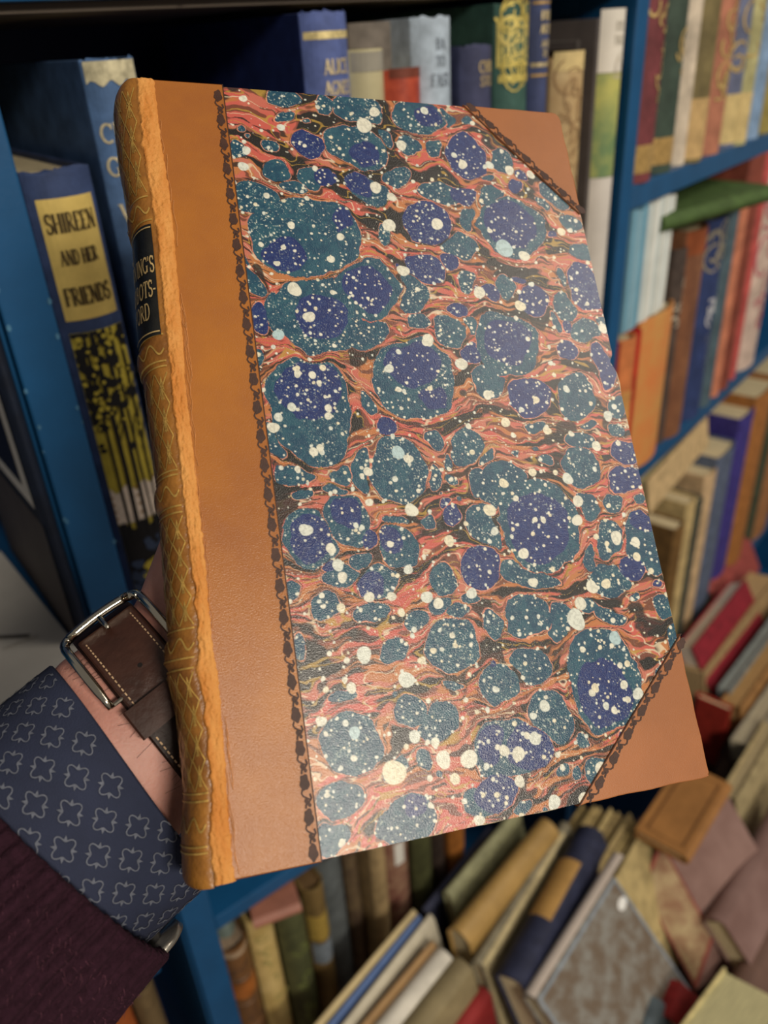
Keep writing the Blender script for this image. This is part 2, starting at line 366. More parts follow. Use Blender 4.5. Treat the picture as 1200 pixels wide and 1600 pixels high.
# navy side of that book is its own cloth, darker where it was never bleached
for c in al.children:
    if c.name.startswith('cover'):
        c.data.materials.append(cloth((30, 44, 96)))
        for p_ in c.data.polygons:
            if abs(p_.normal.x) > .9 and p_.area > .01: p_.material_index = 1
GL = 'books between the ALICE book and the blue upright'
LB(547, 36, 627, 32, None, 'tall grey-brown plain book set back behind the cream booklet', cloth((128, 120, 112)), d=.15, back=.035, seed=4, group=GL)
LB(629, 38, 641, 36, None, 'thin dark book with pale marks squeezed beside the pale blue book', cloth((66, 50, 44)), d=.15, back=.030, seed=5, group=GL, deco=(('squiggle', .2, .33, paint((190, 180, 160)), 14, .001),))
LB(546, 78, 603, 75, None, 'cream booklet with a clear grey top, right of the ALICE book', mat('glassine_wrapper', (186, 178, 142), .35, .12, 50, .1), d=.14, back=.004, seed=6, group=GL,
   deco=(('block', .311, .3215, mat('glassine_wrapper', (150, 146, 134), .3, .1, 60, .05), 'clear_wrapper_top', .001),))
LB(604, 110, 661, 106, None, 'short coral red leather book with a worn dark top', mat('red_leather', (190, 84, 58), .45, .3, 70, .3, col2=(142, 52, 40)), d=.14, back=.002, seed=7, group=GL, rough_top=True,
   deco=(('block', .306, .3115, mat('worn_leather', (120, 60, 44), .6, .4, 100, .2), 'worn_top', .002),))
LB(645, 28, 708, 24, None, 'pale blue-white book with faint grey letters down its spine', cloth((176, 192, 208)), d=.15, seed=8, rough_top=True, group=GL,
   deco=(('text', 'BA', .5, .3200, .0062, ink((120, 130, 142)), .8), ('text', 'TO', .5, .3105, .0060, ink((120, 130, 142)), .8), ('text', 'FAST', .5, .2990, .0075, ink((120, 130, 142)), .72)))
LB(712, 18, 774, 14, None, 'dark green cloth book standing set back behind the small navy book', cloth((24, 58, 50)), d=.15, back=.045, seed=9, group=GL)
LB(722, 74, 773, 69, None, 'small navy book with gold CHIL and STO lettering', cloth((62, 66, 96)), d=.13, back=.004, seed=10, rough_top=True, group=GL,
   deco=(('text', 'CHIL', .56, .3045, .0070, gilt((206, 184, 136)), .72), ('text', 'STO', .56, .2965, .0062, gilt((206, 184, 136)), .85)))
LB(777, 6, 831, 2, None, 'green book with heavy yellow gilt scrollwork over its spine', cloth((58, 92, 84)), d=.15, back=.002, seed=11, rough_top=True, group=GL,
   deco=(('squiggle', .332, .338, gilt((222, 202, 110)), 8, .0010), ('squiggle', .300, .308, gilt((222, 202, 110)), 8, .0010), ('block', .306, .3355, gilt((214, 198, 112)), 'gilt_panel', .001),
         ('block', .3085, .3330, cloth((66, 100, 88)), 'green_panel', .0030), ('squiggle', .313, .329, gilt((226, 208, 126)), 11, .0010),
         ('squiggle', .339, .343, gilt((222, 202, 110)), 4, .0012), ('block', .297, .3015, gilt((214, 198, 112)), 'gilt_band', .002), ('squiggle', .18, .24, gilt((214, 198, 112)), 22, .0014)))
LB(833, -8, 864, -10, None, 'narrow navy book with stacked gilt bands of lettering', cloth((60, 70, 108)), d=.15, back=.002, seed=12, group=GL,
   deco=(('block', .3420, .3435, gilt(), 'gilt_rule', .001), ('text', 'FIRE', .5, .3325, .0055, gilt((216, 198, 152)), .62), ('text', 'ARTS', .5, .3245, .0055, gilt((216, 198, 152)), .56),
         ('text', 'AND', .5, .3165, .0042, gilt((216, 198, 152)), .7), ('text', 'IN', .5, .3105, .0046, gilt((216, 198, 152)), .8), ('block', .3045, .307, gilt((196, 180, 140)), 'gilt_band', .001), ('block', .2985, .300, gilt(), 'gilt_rule', .001)))
LB(866, 96, 917, 86, None, 'tan paper-jacketed book with brown writing, beside the white-spined book', mat('tan_jacket', (196, 172, 128), .7, .25, 40, .1, col2=(168, 138, 96)), d=.12, back=.002, seed=13, group=GL,
   deco=(('squiggle', .15, .305, ink((150, 120, 84)), 40, .0010), ('block', .300, .3125, mat('tan_jacket', (206, 184, 130), .7, .2, 60, .1), 'jacket_top', .001)))
LB(939, 29, 980, 25, None, 'tall book with white spine, green and yellow lower down, grey framed side', mat('grey_jacket', (104, 98, 98), .6, .15, 40, .1), d=.15, back=.004, seed=14, group=GL,
   deco=(('block', .296, .3370, mat('white_jacket', (226, 220, 208), .6, .06, 40, .05), 'white_jacket_panel', .0012), ('block', .222, .2955, mat('painted_jacket', (188, 186, 104), .6, .3, 30, .05, col2=(110, 136, 92)), 'green_picture_panel', .0012),
         ('block', .003, .2215, mat('white_jacket', (206, 200, 192), .6, .1, 40, .05), 'white_jacket_foot', .0012), ('text', 'RYE', .5, .323, .006, ink((190, 184, 170)), .6), ('text', 'TALE', .5, .314, .006, ink((190, 184, 170)), .55), ('squiggle', .298, .303, ink((200, 192, 176)), 4, .0006),
         ('side', .02, .10, .03, .318, paint((150, 146, 144)), 'pale_frame_line', .003), ('side', .025, .095, .036, .312, paint((56, 44, 34)), 'dark_cover_picture', 0)))
# the bay below the shelf: tops and spines seen from above
def LC(*a, **k): return shelf_book(LF, -.985, *a, **k)
GC = 'leather and cloth books on the lower shelf under the held book'
low = [((337, 1470, 384, 1447), 'brown leather book with a rounded taupe top, next to the blue upright', mat('brown_leather', (134, 92, 50), .5, .35, 60, .3, col2=(84, 62, 46)), .03, (150, 130, 108)),
       ((385, 1432, 424, 1405), 'pale yellow vellum-coloured book right of the brown leather book', mat('vellum', (214, 188, 126), .6, .2, 50, .15, col2=(186, 160, 98)), -.004, None),
       ((428, 1412, 470, 1385), 'moss green book with a rounded brown top', mat('green_leather', (92, 94, 60), .6, .35, 60, .3, col2=(66, 70, 46)), .004, (120, 96, 70)),
       ((474, 1385, 508, 1365), 'brown book with a gold label low on its spine', mat('brown_cloth', (118, 96, 56), .6, .3, 60, .2), .0, (104, 80, 50)),
       ((511, 1375, 552, 1352), 'dusky slate blue book under the stitched leather edge', cloth((92, 98, 100)), .004, None),
       ((555, 1352, 578, 1338), 'brown mottled book with round stains', mat('mottled_leather', (116, 98, 72), .6, .3, 50, .2, col2=(78, 62, 50)), .002, None),
       ((580, 1340, 604, 1325), 'light tan narrow book with upright streaks', cloth((164, 140, 100)), .0, None),
       ((606, 1332, 642, 1312), 'floral patterned book with a white oval mark on its spine', mat('floral_cloth', (156, 124, 100), .6, .3, 90, .1, col2=(112, 64, 58)), .002, None),
       ((645, 1318, 676, 1300), 'dark moss book right of the floral one', cloth((72, 74, 44)), .003, None),
       ((679, 1300, 700, 1290), 'near black brown book in shade below the marbled cover', cloth((58, 46, 40)), .003, None),
       ((703, 1292, 728, 1278), 'orange-brown book at the far end of the lower shelf', cloth((166, 104, 44)), .004, None)]
for i, ((x0, y0, x1, y1), lb, m_, bk, top) in enumerate(low):
    deco = []
    zt = -.712-.004*(i % 3) if i != 1 else -.700
    H = zt+.985
    if i == 0: deco = [('ridges', [H-.045, H-.085, H-.125, H-.17], m_), ('block', H-.075, H-.05, mat('brown_leather', (160, 96, 44), .5, .3, 60, .2), 'leather_label', .001), ('block', H-.008, H-.001, mat('worn_leather', (160, 138, 112), .8, .3, 90, .2), 'worn_cap', .002)]
    if i == 3: deco = [('block', H-.08, H-.04, gilt((196, 166, 84)), 'gold_label', .001), ('block', H-.12, H-.085, cloth((120, 130, 140)), 'grey_label', .001)]
    if i == 7: deco = [('block', H-.05, H-.015, mat('white_sticker', (226, 224, 216), .5, .05, 90, 0), 'white_mark', .009)]
    if i == 1: deco = [('squiggle', H-.18, H-.02, paint((168, 156, 96)), 9, .002)]
    if i == 2: deco = [('squiggle', H-.2, H-.03, paint((108, 116, 66)), 12, .003)]
    s0 = s_of(LF, x0, y0, .008)[0]; s1 = s_of(LF, x1, y1, .008)[0]
    o_, a_, b_ = LF
    make_book(lb, frame(o_+a_*s0+b_*(.03 if i in (4, 5) else .008+.004*(i % 2))+np.array([0, 0, -.985]), a_, b_, np.array([0, 0, 1.])), s1-s0-.0006, H, .14, m_, page=top or (190, 172, 132), deco=deco, seed=30+i, group=GC, bulge=.008 if top else .004)
# a small closed book laid across them, its pale rounded corner showing
lb_ = make_book('small pinkish brown book with a white rim, lying on the lower shelf books', frame(np.array([.146, .446, 1.5-.683]), np.array([0, 0, -1.]), _n([.3, 1, 0]), _n([1, -.3, 0])), .012, .045, .09, mat('pink_leather', (160, 106, 88), .5, .2, 50, .1), page=(232, 222, 206), bulge=.002, page_in=.001)
gb_ = make_book('grey-green rounded book tucked behind the blue upright under the spine', frame(np.array([.118, .475, 1.5-.985]), LF[1], LF[2], np.array([0, 0, 1.])), .022, .288, .12, cloth((112, 126, 120)), bulge=.006)

# ================================================================ left edge bay
zsh = -.333
# book with a white line frame on its cover, standing flat against the side panel
bx = frame(np.array([.0775, .449, 1.5+zsh]), np.array([1., 0, 0]), np.array([0, 1., 0]), np.array([0, 0, 1.]))
fb = make_book('dark book with a white line border, standing against the left side of the blue upright', bx, .008, .300, .16, cloth((16, 26, 44)),
    deco=(('side', .008, .150, .105, .292, mat('white_line', (226, 220, 208), .7, .06, 90, 0), 'white_border', 0),
          ('side', .001, .159, .002, .097, mat('taupe_jacket', (84, 76, 72), .7, .2, 20, .1), 'taupe_foot', 0)))
q = MB(); q.poly([(.022, .1155), (.136, .1155), (.136, .2815), (.022, .2815)], lambda u, v: (-.0006, u, v)); q.build('black_centre', mat('black_cover', (8, 10, 14), .5, .2, 30, 0), fb)
# printed papers lying over the shelf edge
pp = thing('paper_leaflets', 'loose white printed sheets at the left edge above the sleeve', 'paper', Matrix.Translation((0, .42, 1.5-.30)))
O0 = np.array([0, .42, 1.2])
A_ = np.array([-.10, .60, 1.1765])-O0; B_ = np.array([.069, .600, 1.1765])-O0; D_ = np.array([.0765, .425, 1.1765])-O0; E_ = np.array([-.08, .415, 1.1765])-O0
def sheet(u, v, dz=0): p = (A_*(1-u)+B_*u)*(1-v)+(E_*(1-u)+D_*u)*v; return (p[0], p[1], p[2]+dz+.002*math.sin(3*u+v*2))
q = MB(); q.grid(lambda u, v: sheet(u, v), 12, 12); q.grid(lambda u, v: sheet(u, v, -.002), 12, 12)
q.build('sheet', mat('white_paper', (206, 202, 194), .7, .1, 12, .05), pp, smooth=True)
q = MB()
def shp(u, v): return sheet(u, v, .0008)
r = random.Random(5)
q.ribbon([(.66, .55), (.76, .60), (.88, .68)], .022, shp)
for k in range(9): u = r.uniform(.3, .8); v = r.uniform(.1, .9); q.ribbon([(u, v), (u+r.uniform(.05, .14), v+.01)], .010, shp, 1)
q.build('print', [ink((96, 92, 88)), ink((176, 170, 160))], pp)
# things on the lower shelf of that bay, seen under the sleeve
for x0, x1, zt, lb, m_ in ((-.02, .012, -.70, 'orange-brown book below the sweater cuff, left of the blue upright', cloth((150, 78, 34))), (.013, .035, -.69, 'olive brown book with a pale capped top below the sweater cuff', cloth((104, 86, 58))), (-.05, -.021, -.72, 'tan book on the lower shelf at the bottom left', cloth((176, 140, 92)))):
    make_book(lb, frame(np.array([x0, .458, 1.5-.663]), LF[1], LF[2], np.array([0, 0, 1.])) if 0 else frame(np.array([x0+.02, .46, 1.5-.993]), LF[1], LF[2], np.array([0, 0, 1.])), x1-x0-.001, .993+zt, .13, m_, bulge=.006)

# ================================================================ right bookcase books
def RB(zf, x0, y0, x1, y1, ztop, lb, m_, **k): return shelf_book(RF, zf, x0, y0, x1, y1, ztop, lb, m_, **k)
GT = 'gilt spined books on the top shelf at the right'
gy = gilt((206, 178, 116))
tops = [(983, 286, 1015, 275, .19, 'maroon book with gilt scrolls and a gold foot, against the upright', cloth((116, 58, 62)), 26),
        (1017, 275, 1046, 263, .19, 'dark green book with gilt sprays, right of the maroon one', cloth((60, 76, 66)), 24),
        (1048, 263, 1066, 256, .20, 'slim book with a white page-coloured spine', cloth((206, 192, 172)), 0),
        (1068, 256, 1094, 248, .16, 'olive book with a cream foot on the top right shelf', cloth((118, 106, 70)), 0),
        (1096, 247, 1120, 239, .18, 'pink and gold ornate book with tight gilt pattern', cloth((176, 116, 92)), 34),
        (1122, 238, 1142, 232, .15, 'slate blue book between the pink-gold and the cream books', cloth((104, 112, 140)), 8),
        (1143, 231, 1160, 226, .14, 'green-topped cream book on the top right shelf', cloth((176, 172, 124)), 8),
        (1161, 226, 1180, 219, .16, 'pale sky blue book with navy flowers', cloth((130, 158, 192)), 14),
        (1181, 218, 1200, 211, .13, 'olive gold book near the right edge, top shelf', cloth((150, 136, 74)), 14),
        (1202, 211, 1228, 202, .16, 'yellow cream book cut by the right edge, top shelf', cloth((206, 196, 120)), 8)]
for i, (x0, y0, x1, y1, zt, lb, m_, n_) in enumerate(tops):
    H = zt+.121; deco = []
    if n_: deco.append(('squiggle', .05, H-.01, gy if i != 7 else paint((46, 54, 120)), n_, .0022))
    if i in (0, 1): deco += [('block', .008, .030, gilt((192, 158, 98)), 'gilt_foot', .001), ('block', H-.11, H-.09, gy, 'gilt_title', .004)]
    if i == 3: deco.append(('block', .004, .055, cloth((196, 164, 112)), 'cream_foot', .0008))
    if i in (5, 6): deco.append(('block', .004, .05, cloth((206, 184, 128)), 'cream_foot', .0008))
    RB(-.121, x0, y0, x1, y1, zt, lb, m_, deco=deco, seed=60+i, group=GT, back=.006+.003*(i % 3), d=.14)
# second shelf
GS = 'mixed small books on the second shelf at the right'
Z2 = -.425
RB(Z2, 962, 495, 974, 492, -.262, 'dark red narrow book touching the upright on the second shelf', cloth((130, 26, 24)), group=GS, back=.006, d=.12)
RB(Z2, 975, 493, 997, 488, -.262, 'orange book with a faded spine, left of the red line', cloth((206, 124, 72)), group=GS, back=.006, d=.12, deco=(('block', .03, .11, cloth((214, 156, 88)), 'faded_patch', .002),))
RB(Z2, 998, 490, 1006, 488, -.262, 'thin bright red booklet between the two orange books', cloth((176, 34, 26)), group=GS, back=.006, d=.12)
RB(Z2, 1007, 489, 1056, 478, -.256, 'wide orange-gold book, the broadest on the second shelf', mat('orange_cloth', (210, 126, 70), .65, .25, 25, .2, col2=(200, 152, 86)), group=GS, back=.006, d=.12)
o_, a_, b_ = RF
s0, _z = s_of(RF, 978, 480, .004); s1, _z = s_of(RF, 1040, 470, .004)
ps = thing('pamphlet_stack', 'bundle of blue and white striped pamphlets standing on the orange books', 'pamphlets', frame(o_+a_*(s0)+b_*.004+np.array([0, 0, -.2545]), a_, b_, (0, 0, 1)))
wd = s1-s0; n_ = 11; r = random.Random(9)
for k in range(n_):
    q = MB(); x = wd*k/n_; q.box((x, r.uniform(0, .003), 0), (x+wd/n_-.0004, .10, .112-r.uniform(0, .004)))
    q.build('pamphlet', mat('pamphlet_paper', [(120, 168, 190), (140, 180, 198), (222, 226, 220), (96, 150, 178), (206, 216, 214)][[0, 1, 0, 3, 4, 2, 2, 4, 2, 4, 2][k]], .6, .1, 40, .1), ps)
RB(Z2, 1058, 400, 1072, 395, -.205, 'short dark mottled book with a white top beside the pamphlets', cloth((78, 66, 60)), group=GS, back=.010, d=.12, deco=(('squiggle', .13, .2, paint((190, 180, 160)), 6, .002),))
RB(Z2, 1074, 390, 1103, 380, -.190, 'brown leather book under the green book', mat('brown_leather', (142, 96, 66), .5, .3, 30, .2, col2=(102, 66, 50)), group=GS, back=.006, d=.12, deco=(('block', .21, .235, mat('brown_leather', (150, 80, 44), .5, .3, 30, .2), 'leather_label', .001),))
RB(Z2, 1104, 395, 1130, 386, -.190, 'navy book with grey wavy lettering and a white emblem', cloth((46, 62, 108)), group=GS, back=.006, d=.12, deco=(('squiggle', .19, .22, paint((150, 142, 122)), 9, .0024), ('squiggle', .12, .14, paint((196, 198, 204)), 5, .003), ('squiggle', .06, .1, paint((96, 104, 130)), 5, .002)))
RB(Z2, 1131, 360, 1150, 352, -.180, 'slate green book right of the navy emblem book', cloth((78, 98, 108)), group=GS, back=.006, d=.12)
RB(Z2, 1151, 345, 1164, 340, -.180, 'salmon pink narrow book on the second shelf', cloth((200, 126, 96)), group=GS, back=.006, d=.12)
RB(Z2, 1165, 320, 1183, 312, -.140, 'reddish brown tall book on the second shelf', cloth((130, 66, 52)), group=GS, back=.006, d=.12)
RB(Z2, 1184, 320, 1193, 315, -.142, 'coral red slim book beside the pale floral book', cloth((190, 84, 80)), group=GS, back=.006, d=.12)
RB(Z2, 1194, 330, 1222, 320, -.150, 'pale book with pink flowers at the right edge', cloth((206, 184, 170)), group=GS, back=.006, d=.12, deco=(('squiggle', .03, .25, paint((186, 96, 110)), 12, .003),))
s0 = s_of(RF, 1050, 345, .0)[0]
make_book('green book lying flat on top of the second shelf books', frame(o_+a_*(s0-.012)+b_*.004+np.array([0, 0, -.160]), np.array([0, 0, -1.]), _n(b_*.97+a_*.22), _n(a_*.97-b_*.22)), .016, .20, .13, cloth((72, 96, 50)), page=(176, 190, 120), group=GS)
# third shelf
GU = 'worn books on the third shelf at the right'
Z3 = -.86
third = [(1030, 1008, 1043, 995, -.60, 'olive brown book low behind the marbled cover edge', (118, 88, 48)), (1044, 994, 1056, 982, -.585, 'thin cream book standing third shelf, first of two', (200, 176, 124)),
         (1057, 981, 1066, 972, -.59, 'dark teal gap-filling thin book on the third shelf', (60, 68, 62)), (1067, 971, 1083, 955, -.57, 'cream-pink slim book with a white foot', (206, 176, 136)),
         (1084, 954, 1108, 930, -.555, 'grey-blue book on the third shelf', (92, 104, 128)), (1109, 929, 1130, 906, -.53, 'violet blue book on the third shelf', (66, 58, 136)),
         (1131, 905, 1157, 876, -.515, 'ginger brown book on the third shelf', (170, 112, 58)), (1158, 875, 1170, 862, -.55, 'dark green slim book at the right on the third shelf', (70, 76, 58)),
         (1171, 861, 1196, 832, -.53, 'light brown book near the right edge, third shelf', (166, 116, 74)), (1197, 831, 1230, 795, -.54, 'dark brown book cut by the right edge, third shelf', (96, 64, 52))]
for i, (x0, y0, x1, y1, zt, lb, c_) in enumerate(third):
    RB(Z3, x0, y0, x1, y1, zt, lb, cloth(c_), group=GU, back=.006+.004*(i % 2), d=.13, seed=90+i, bulge=.004)
GV = 'books laid flat on the third shelf row'
def lie(p, q_, z, t, d, tilt, lb, m_, **k):
    A = on_z(*p, z); B = on_z(*q_, z); L_ = np.linalg.norm(B-A); fz = (B-A)/L_
    up = np.array([0, 0, 1.]); fx = np.cross(fz, up)
    a = math.radians(tilt); y_ = -up*math.cos(a)+fx*math.sin(a); x_ = fx*math.cos(a)+up*math.sin(a)
    return make_book(lb, frame(A, x_, y_, fz), t, L_, d, m_, **k)
# fore-edge up book leaning diagonally: only its pages and board edge show
def lie_pages(p, q_, z, t, d, tilt, lb, m_, **k):
    A = on_z(*p, z); B = on_z(*q_, z); L_ = np.linalg.norm(B-A); fz = (B-A)/L_
    up = np.array([0, 0, 1.]); fx = np.cross(fz, up)
    a = math.radians(tilt); dn = -up*math.cos(a)+fx*math.sin(a); x_ = -(fx*math.cos(a)+up*math.sin(a))
    return make_book(lb, frame(A+dn*d, x_, -dn, fz), t, L_, d, m_, **k)
lie_pages((1012, 752), (1106, 648), -.505, .052, .05, 10, 'cream book lying with its pages up across the third shelf books', cloth((206, 178, 132)), page=(222, 204, 150), group=GV)

# ================================================================ the low bench of spine-up books
bench = thing('display_bench', 'low wooden bench in front of the bookcases carrying the spine-up books', 'bench', Matrix.Translation((.55, .15, 0)))
q = MB(); q.box((-.60, -.42, .475), (.95, .285, .50)); bevel(q.build('bench_top', mat('bench_wood', (112, 82, 70), .6, .25, 12, .2), bench), .002)
for x, y in ((-.57, -.39), (.90, -.39), (-.57, .24), (.90, .24)):
    q = MB(); q.box((x-.02, y-.02, 0), (x+.02, y+.02, .4745)); q.build('leg', mat('bench_wood', (90, 66, 54), .6, .25, 12, .2), bench)
GH = 'spine-up books in the slanting row at the bottom'
Z = -.80
rows = [((455, 1640), (642, 1421), .009, 'thin cream paper book, furthest left of the slanting row', (206, 186, 140), 14), ((478, 1640), (652, 1430), .006, 'thin blue book beside the cream one', (92, 116, 164), 14),
        ((500, 1640), (668, 1428), .009, 'slim off-white book between the thin blue and the white-spined ones', (206, 198, 176), 14), ((528, 1640), (672, 1470), .008, 'narrow tan book beside the broad white book', (166, 132, 90), 14),
        ((546, 1640), (680, 1478), .022, 'broad white-spined book in the slanting row', (226, 220, 206), 14), ((590, 1640), (706, 1492), .026, 'grey-olive cloth book right of the white one', (146, 132, 98), 14),
        ((648, 1640), (716, 1540), .012, 'brown leather book at the bottom edge', (118, 66, 44), 10), ((672, 1640), (742, 1536), .020, 'crimson book low at the bottom edge', (150, 44, 44), 8)]
for i, (p, q_, t_, lb, c_, tl) in enumerate(rows):
    lie(p, q_, Z-(.03 if i > 5 else 0), t_, .135, tl, lb, mat('book_cloth', c_, .7, .2, 40, .2), group=GH, bulge=.003, seed=120+i)
lie((697, 1452), (838, 1282), Z+.01, .030, .15, 12, 'large tan book with a round brown shaded spine, beside the navy book', mat('tan_leather', (176, 142, 84), .5, .2, 30, .2), group=GH, bulge=.010)
lie((690, 1392), (800, 1262), Z+.008, .012, .14, 12, 'pale green and cream thin book behind the tan one', cloth((146, 146, 112)), group=GH)
lie((655, 1420), (760, 1290), Z-.01, .010, .13, 12, 'dark navy thin book behind the pale green one', cloth((46, 50, 72)), group=GH)
lie((733, 1500), (872, 1283), Z+.004, .016, .15, 14, 'grey cloth book between the tan and navy books', cloth((138, 130, 108)), group=GH, bulge=.003)
lie((750, 1506), (876, 1300), Z+.006, .006, .15, 14, 'cream strip of a thin booklet beside the navy book', cloth((196, 180, 138)), group=GH, bulge=.002)
nb = lie((770, 1520), (900, 1290), Z+.012, .032, .15, 22, 'navy book with a tan paper label across its spine', cloth((46, 50, 74)), group=GH, bulge=.004, deco=(('block', .072, .150, mat('tan_label', (186, 144, 82), .6, .15, 60, .05), 'tan_label', .003),))
MOT = mat('mottled_paper', (138, 136, 130), .55, .3, 60, .1, col2=(112, 98, 84), thresh=(.42, .6))
jb = lie((812, 1556), (934, 1366), Z+.010, .020, .155, 42, 'white-spined book with a mottled grey-blue cover and a small white sticker', MOT, group=GH, bulge=.003,
    deco=(('block', .001, .19, mat('white_spine', (214, 200, 188), .6, .08, 30, .05), 'white_spine', .001), ('rside', .006, .150, .004, .160, mat('grey_blue_rim', (140, 150, 160), .5, .2, 60, .1), 'blue_rim', .005)))
q = MB(); q.poly([(.028+.0055*math.cos(a), .150+.008*math.sin(a)) for a in [i*PI/9 for i in range(18)]], lambda u, v: (.0206, u, v)); q.build('white_sticker', mat('white_sticker', (240, 240, 238), .5, .04, 90, 0), jb)
bei = [((880, 1330), (930, 1258), .020, (158, 138, 92)), ((905, 1345), (955, 1262), .018, (176, 156, 108)), ((930, 1356), (985, 1270), .018, (166, 146, 102)), ((958, 1380), (1012, 1282), .020, (186, 166, 116))]
for i, (p, q_, t_, c_) in enumerate(bei):
    lie_pages(p, q_, Z-.005+.004*i, t_, .15, 30, ['olive beige page block behind the navy book', 'beige page block, second of the four by the marbled box', 'worn beige page block, third of the four', 'cream beige page block nearest the red-edged box'][i], cloth(c_), page=c_, group='beige page-up books by the red-edged box')
# large half-bound folio leaning: marbled narrow panel with red trim, tan upper board, mauve side
def quad_slab(name, label, cat, P, thick, mats, inner=None):
    """a board given by its four world corners and its thickness"""
    P = [np.array(p) for p in P]; n = np.cross(P[1]-P[0], P[3]-P[0]); n = n/np.linalg.norm(n)*thick
    o = (P[0]+P[1]+P[2]+P[3])/4
    vs = [p-o for p in P]+[p-o-n for p in P]
    return o, vs, n
fo = thing('folio_box', 'big red-trimmed book box with a mottled tan end and mauve side, lower right', 'book box', Matrix.Translation(EYE+np.array([.62, .30, -.86])))
O_ = EYE+np.array([.62, .30, -.86])
TLc = on_z(1033, 1308, -.80)-O_; BLc = on_z(1000, 1387, -.845)-O_; BRc = on_z(1087, 1550, -.93)-O_; TRc = on_z(1117, 1462, -.885)-O_
back = on_z(1137, 1240, -.80)-(on_z(1033, 1308, -.80))
q = MB(); fr = [TLc, BLc, BRc, TRc]; bk = [p+back*1.0 for p in fr]
q.add(fr+bk, [(0, 1, 2, 3), (7, 6, 5, 4), (0, 4, 5, 1), (1, 5, 6, 2), (2, 6, 7, 3), (3, 7, 4, 0)])
bevel(q.build('box_body', mat('mauve_cloth', (146, 116, 108), .65, .2, 14, .15, col2=(120, 90, 82)), fo), .002)
nrm = np.cross(BLc-TLc, TRc-TLc); nrm /= np.linalg.norm(nrm)
if np.dot(nrm, O_+TLc-EYE) > 0: nrm = -nrm
bil = lambda u, v: tuple((TLc*(1-u)+TRc*u)*(1-v)+(BLc*(1-u)+BRc*u)*v+nrm*.0008)
q = MB(); q.poly([(.04, .08), (.96, .08), (.96, .92), (.04, .92)], bil); q.build('end_panel', mat('mottled_end_paper', (186, 164, 124), .6, .3, 45, .1, col2=(150, 112, 84), thresh=(.4, .62)), fo)
q = MB(); bil2 = lambda u, v: tuple((TLc*(1-u)+TRc*u)*(1-v)+(BLc*(1-u)+BRc*u)*v+nrm*.0012)
q.ribbon([(.03, .06), (.97, .06), (.97, .94), (.03, .94)], .07, bil2, closed=True); q.build('red_trim', cloth((150, 78, 66)), fo)
# tan framed book on its upper left
A = on_z(1072, 1352, -.79); B = on_z(1140, 1236, -.79); A2 = on_z(1010, 1300, -.79); B2 = on_z(1085, 1212, -.79)
tbx = _n(A2-A); L_ = np.linalg.norm(B-A)
tm = make_book('orange-brown framed leather book lying on the red-edged box', frame(A+np.array([0, 0, .012]), np.array([0, 0, -1.]), _n(np.cross(_n(B-A), np.array([0, 0, -1.]))), _n(B-A)), .012, L_, .060, mat('orange_leather', (160, 112, 62), .5, .2, 30, .2),
    deco=(('side', .010, .050, .010, L_-.010, mat('dark_tooling', (112, 74, 40), .5, .2, 40, .1), 'tooled_frame', .003),))
lie((1095, 1440), (1215, 1235), -.87, .030, .15, 42, 'broad mauve brown book beside the red-trimmed box, right edge', mat('mauve_cloth', (140, 112, 106), .65, .2, 14, .15, col2=(116, 88, 82)), group='large brown books at the lower right')
lie((1120, 1560), (1250, 1330), -.91, .030, .15, 48, 'dark brown worn book under the mauve one, right edge', mat('brown_worn', (110, 84, 74), .65, .3, 14, .15), group='large brown books at the lower right')
cbz = on_z(1100, 1610, -.82)
lie_pages((1165, 1680), (1240, 1565), -.80, .07, .10, 20, 'cream yellow page block in the bottom right corner', cloth((206, 192, 140)), page=(222, 214, 164))
lie((1000, 1600), (1020, 1545), -.90, .045, .05, 60, 'thin red and dark green book under the mottled cover', cloth((150, 40, 40)))
lie((985, 1650), (1005, 1560), -.87, .02, .05, 40, 'grey-blue book corner at the bottom, under the mottled one', cloth((104, 118, 126)))
# stack in front of the right bookcase
GQ = 'books stacked aslant in front of the right bookcase'
lie_pages((1082, 1012), (1166, 905), -.80, .030, .12, 30, 'crimson book with white pages upward beside the marbled cover', cloth((140, 34, 48)), page=(226, 210, 190), group=GQ)
ridx = lie_pages((1100, 1050), (1215, 900), -.83, .045, .13, 10, 'tan page-up book behind the upright red book, in the slanting stack', cloth((176, 146, 104)), page=(192, 162, 116), group=GQ, page_in=.0005)
lie_pages((1140, 1080), (1250, 930), -.84, .018, .12, 10, 'grey-blue slim book behind the tan page-up book', cloth((128, 136, 136)), page=(140, 146, 142), group=GQ)
lie_pages((1158, 1105), (1262, 960), -.84, .030, .12, 10, 'tan-brown page-up book right of the grey-blue one', cloth((166, 122, 74)), page=(180, 142, 92), group=GQ)
lie_pages((1170, 1165), (1275, 1010), -.85, .026, .12, 12, 'grey-white page block by the right edge', cloth((150, 142, 126)), page=(186, 176, 150), group=GQ)
lie_pages((1150, 1250), (1220, 1130), -.84, .022, .12, 14, 'beige papers standing on edge by the right border', cloth((176, 160, 120)), page=(190, 172, 132), group=GQ)
lie((1060, 1000), (1100, 905), -.87, .04, .05, 20, 'mustard yellow book low beside the marbled cover edge', cloth((176, 138, 52)), group=GQ)
lie((1082, 925), (1142, 832), -.84, .030, .08, 26, 'dusty red book slanting below the third shelf', cloth((160, 76, 70)), group=GQ)
A = on_z(1094, 1078, -.83); fz = _n((on_z(1150, 1000, -.83)-A)); fx = np.cross(fz, np.array([0, 0, 1.]))
make_book('red book standing on end beside the lower leather corner', frame(A-fz*.016-fx*.0+np.array([0, 0, -.11]), fz, fx, np.array([0, 0, 1.])), .013, .11, .048, cloth((158, 46, 34)), group=GQ)
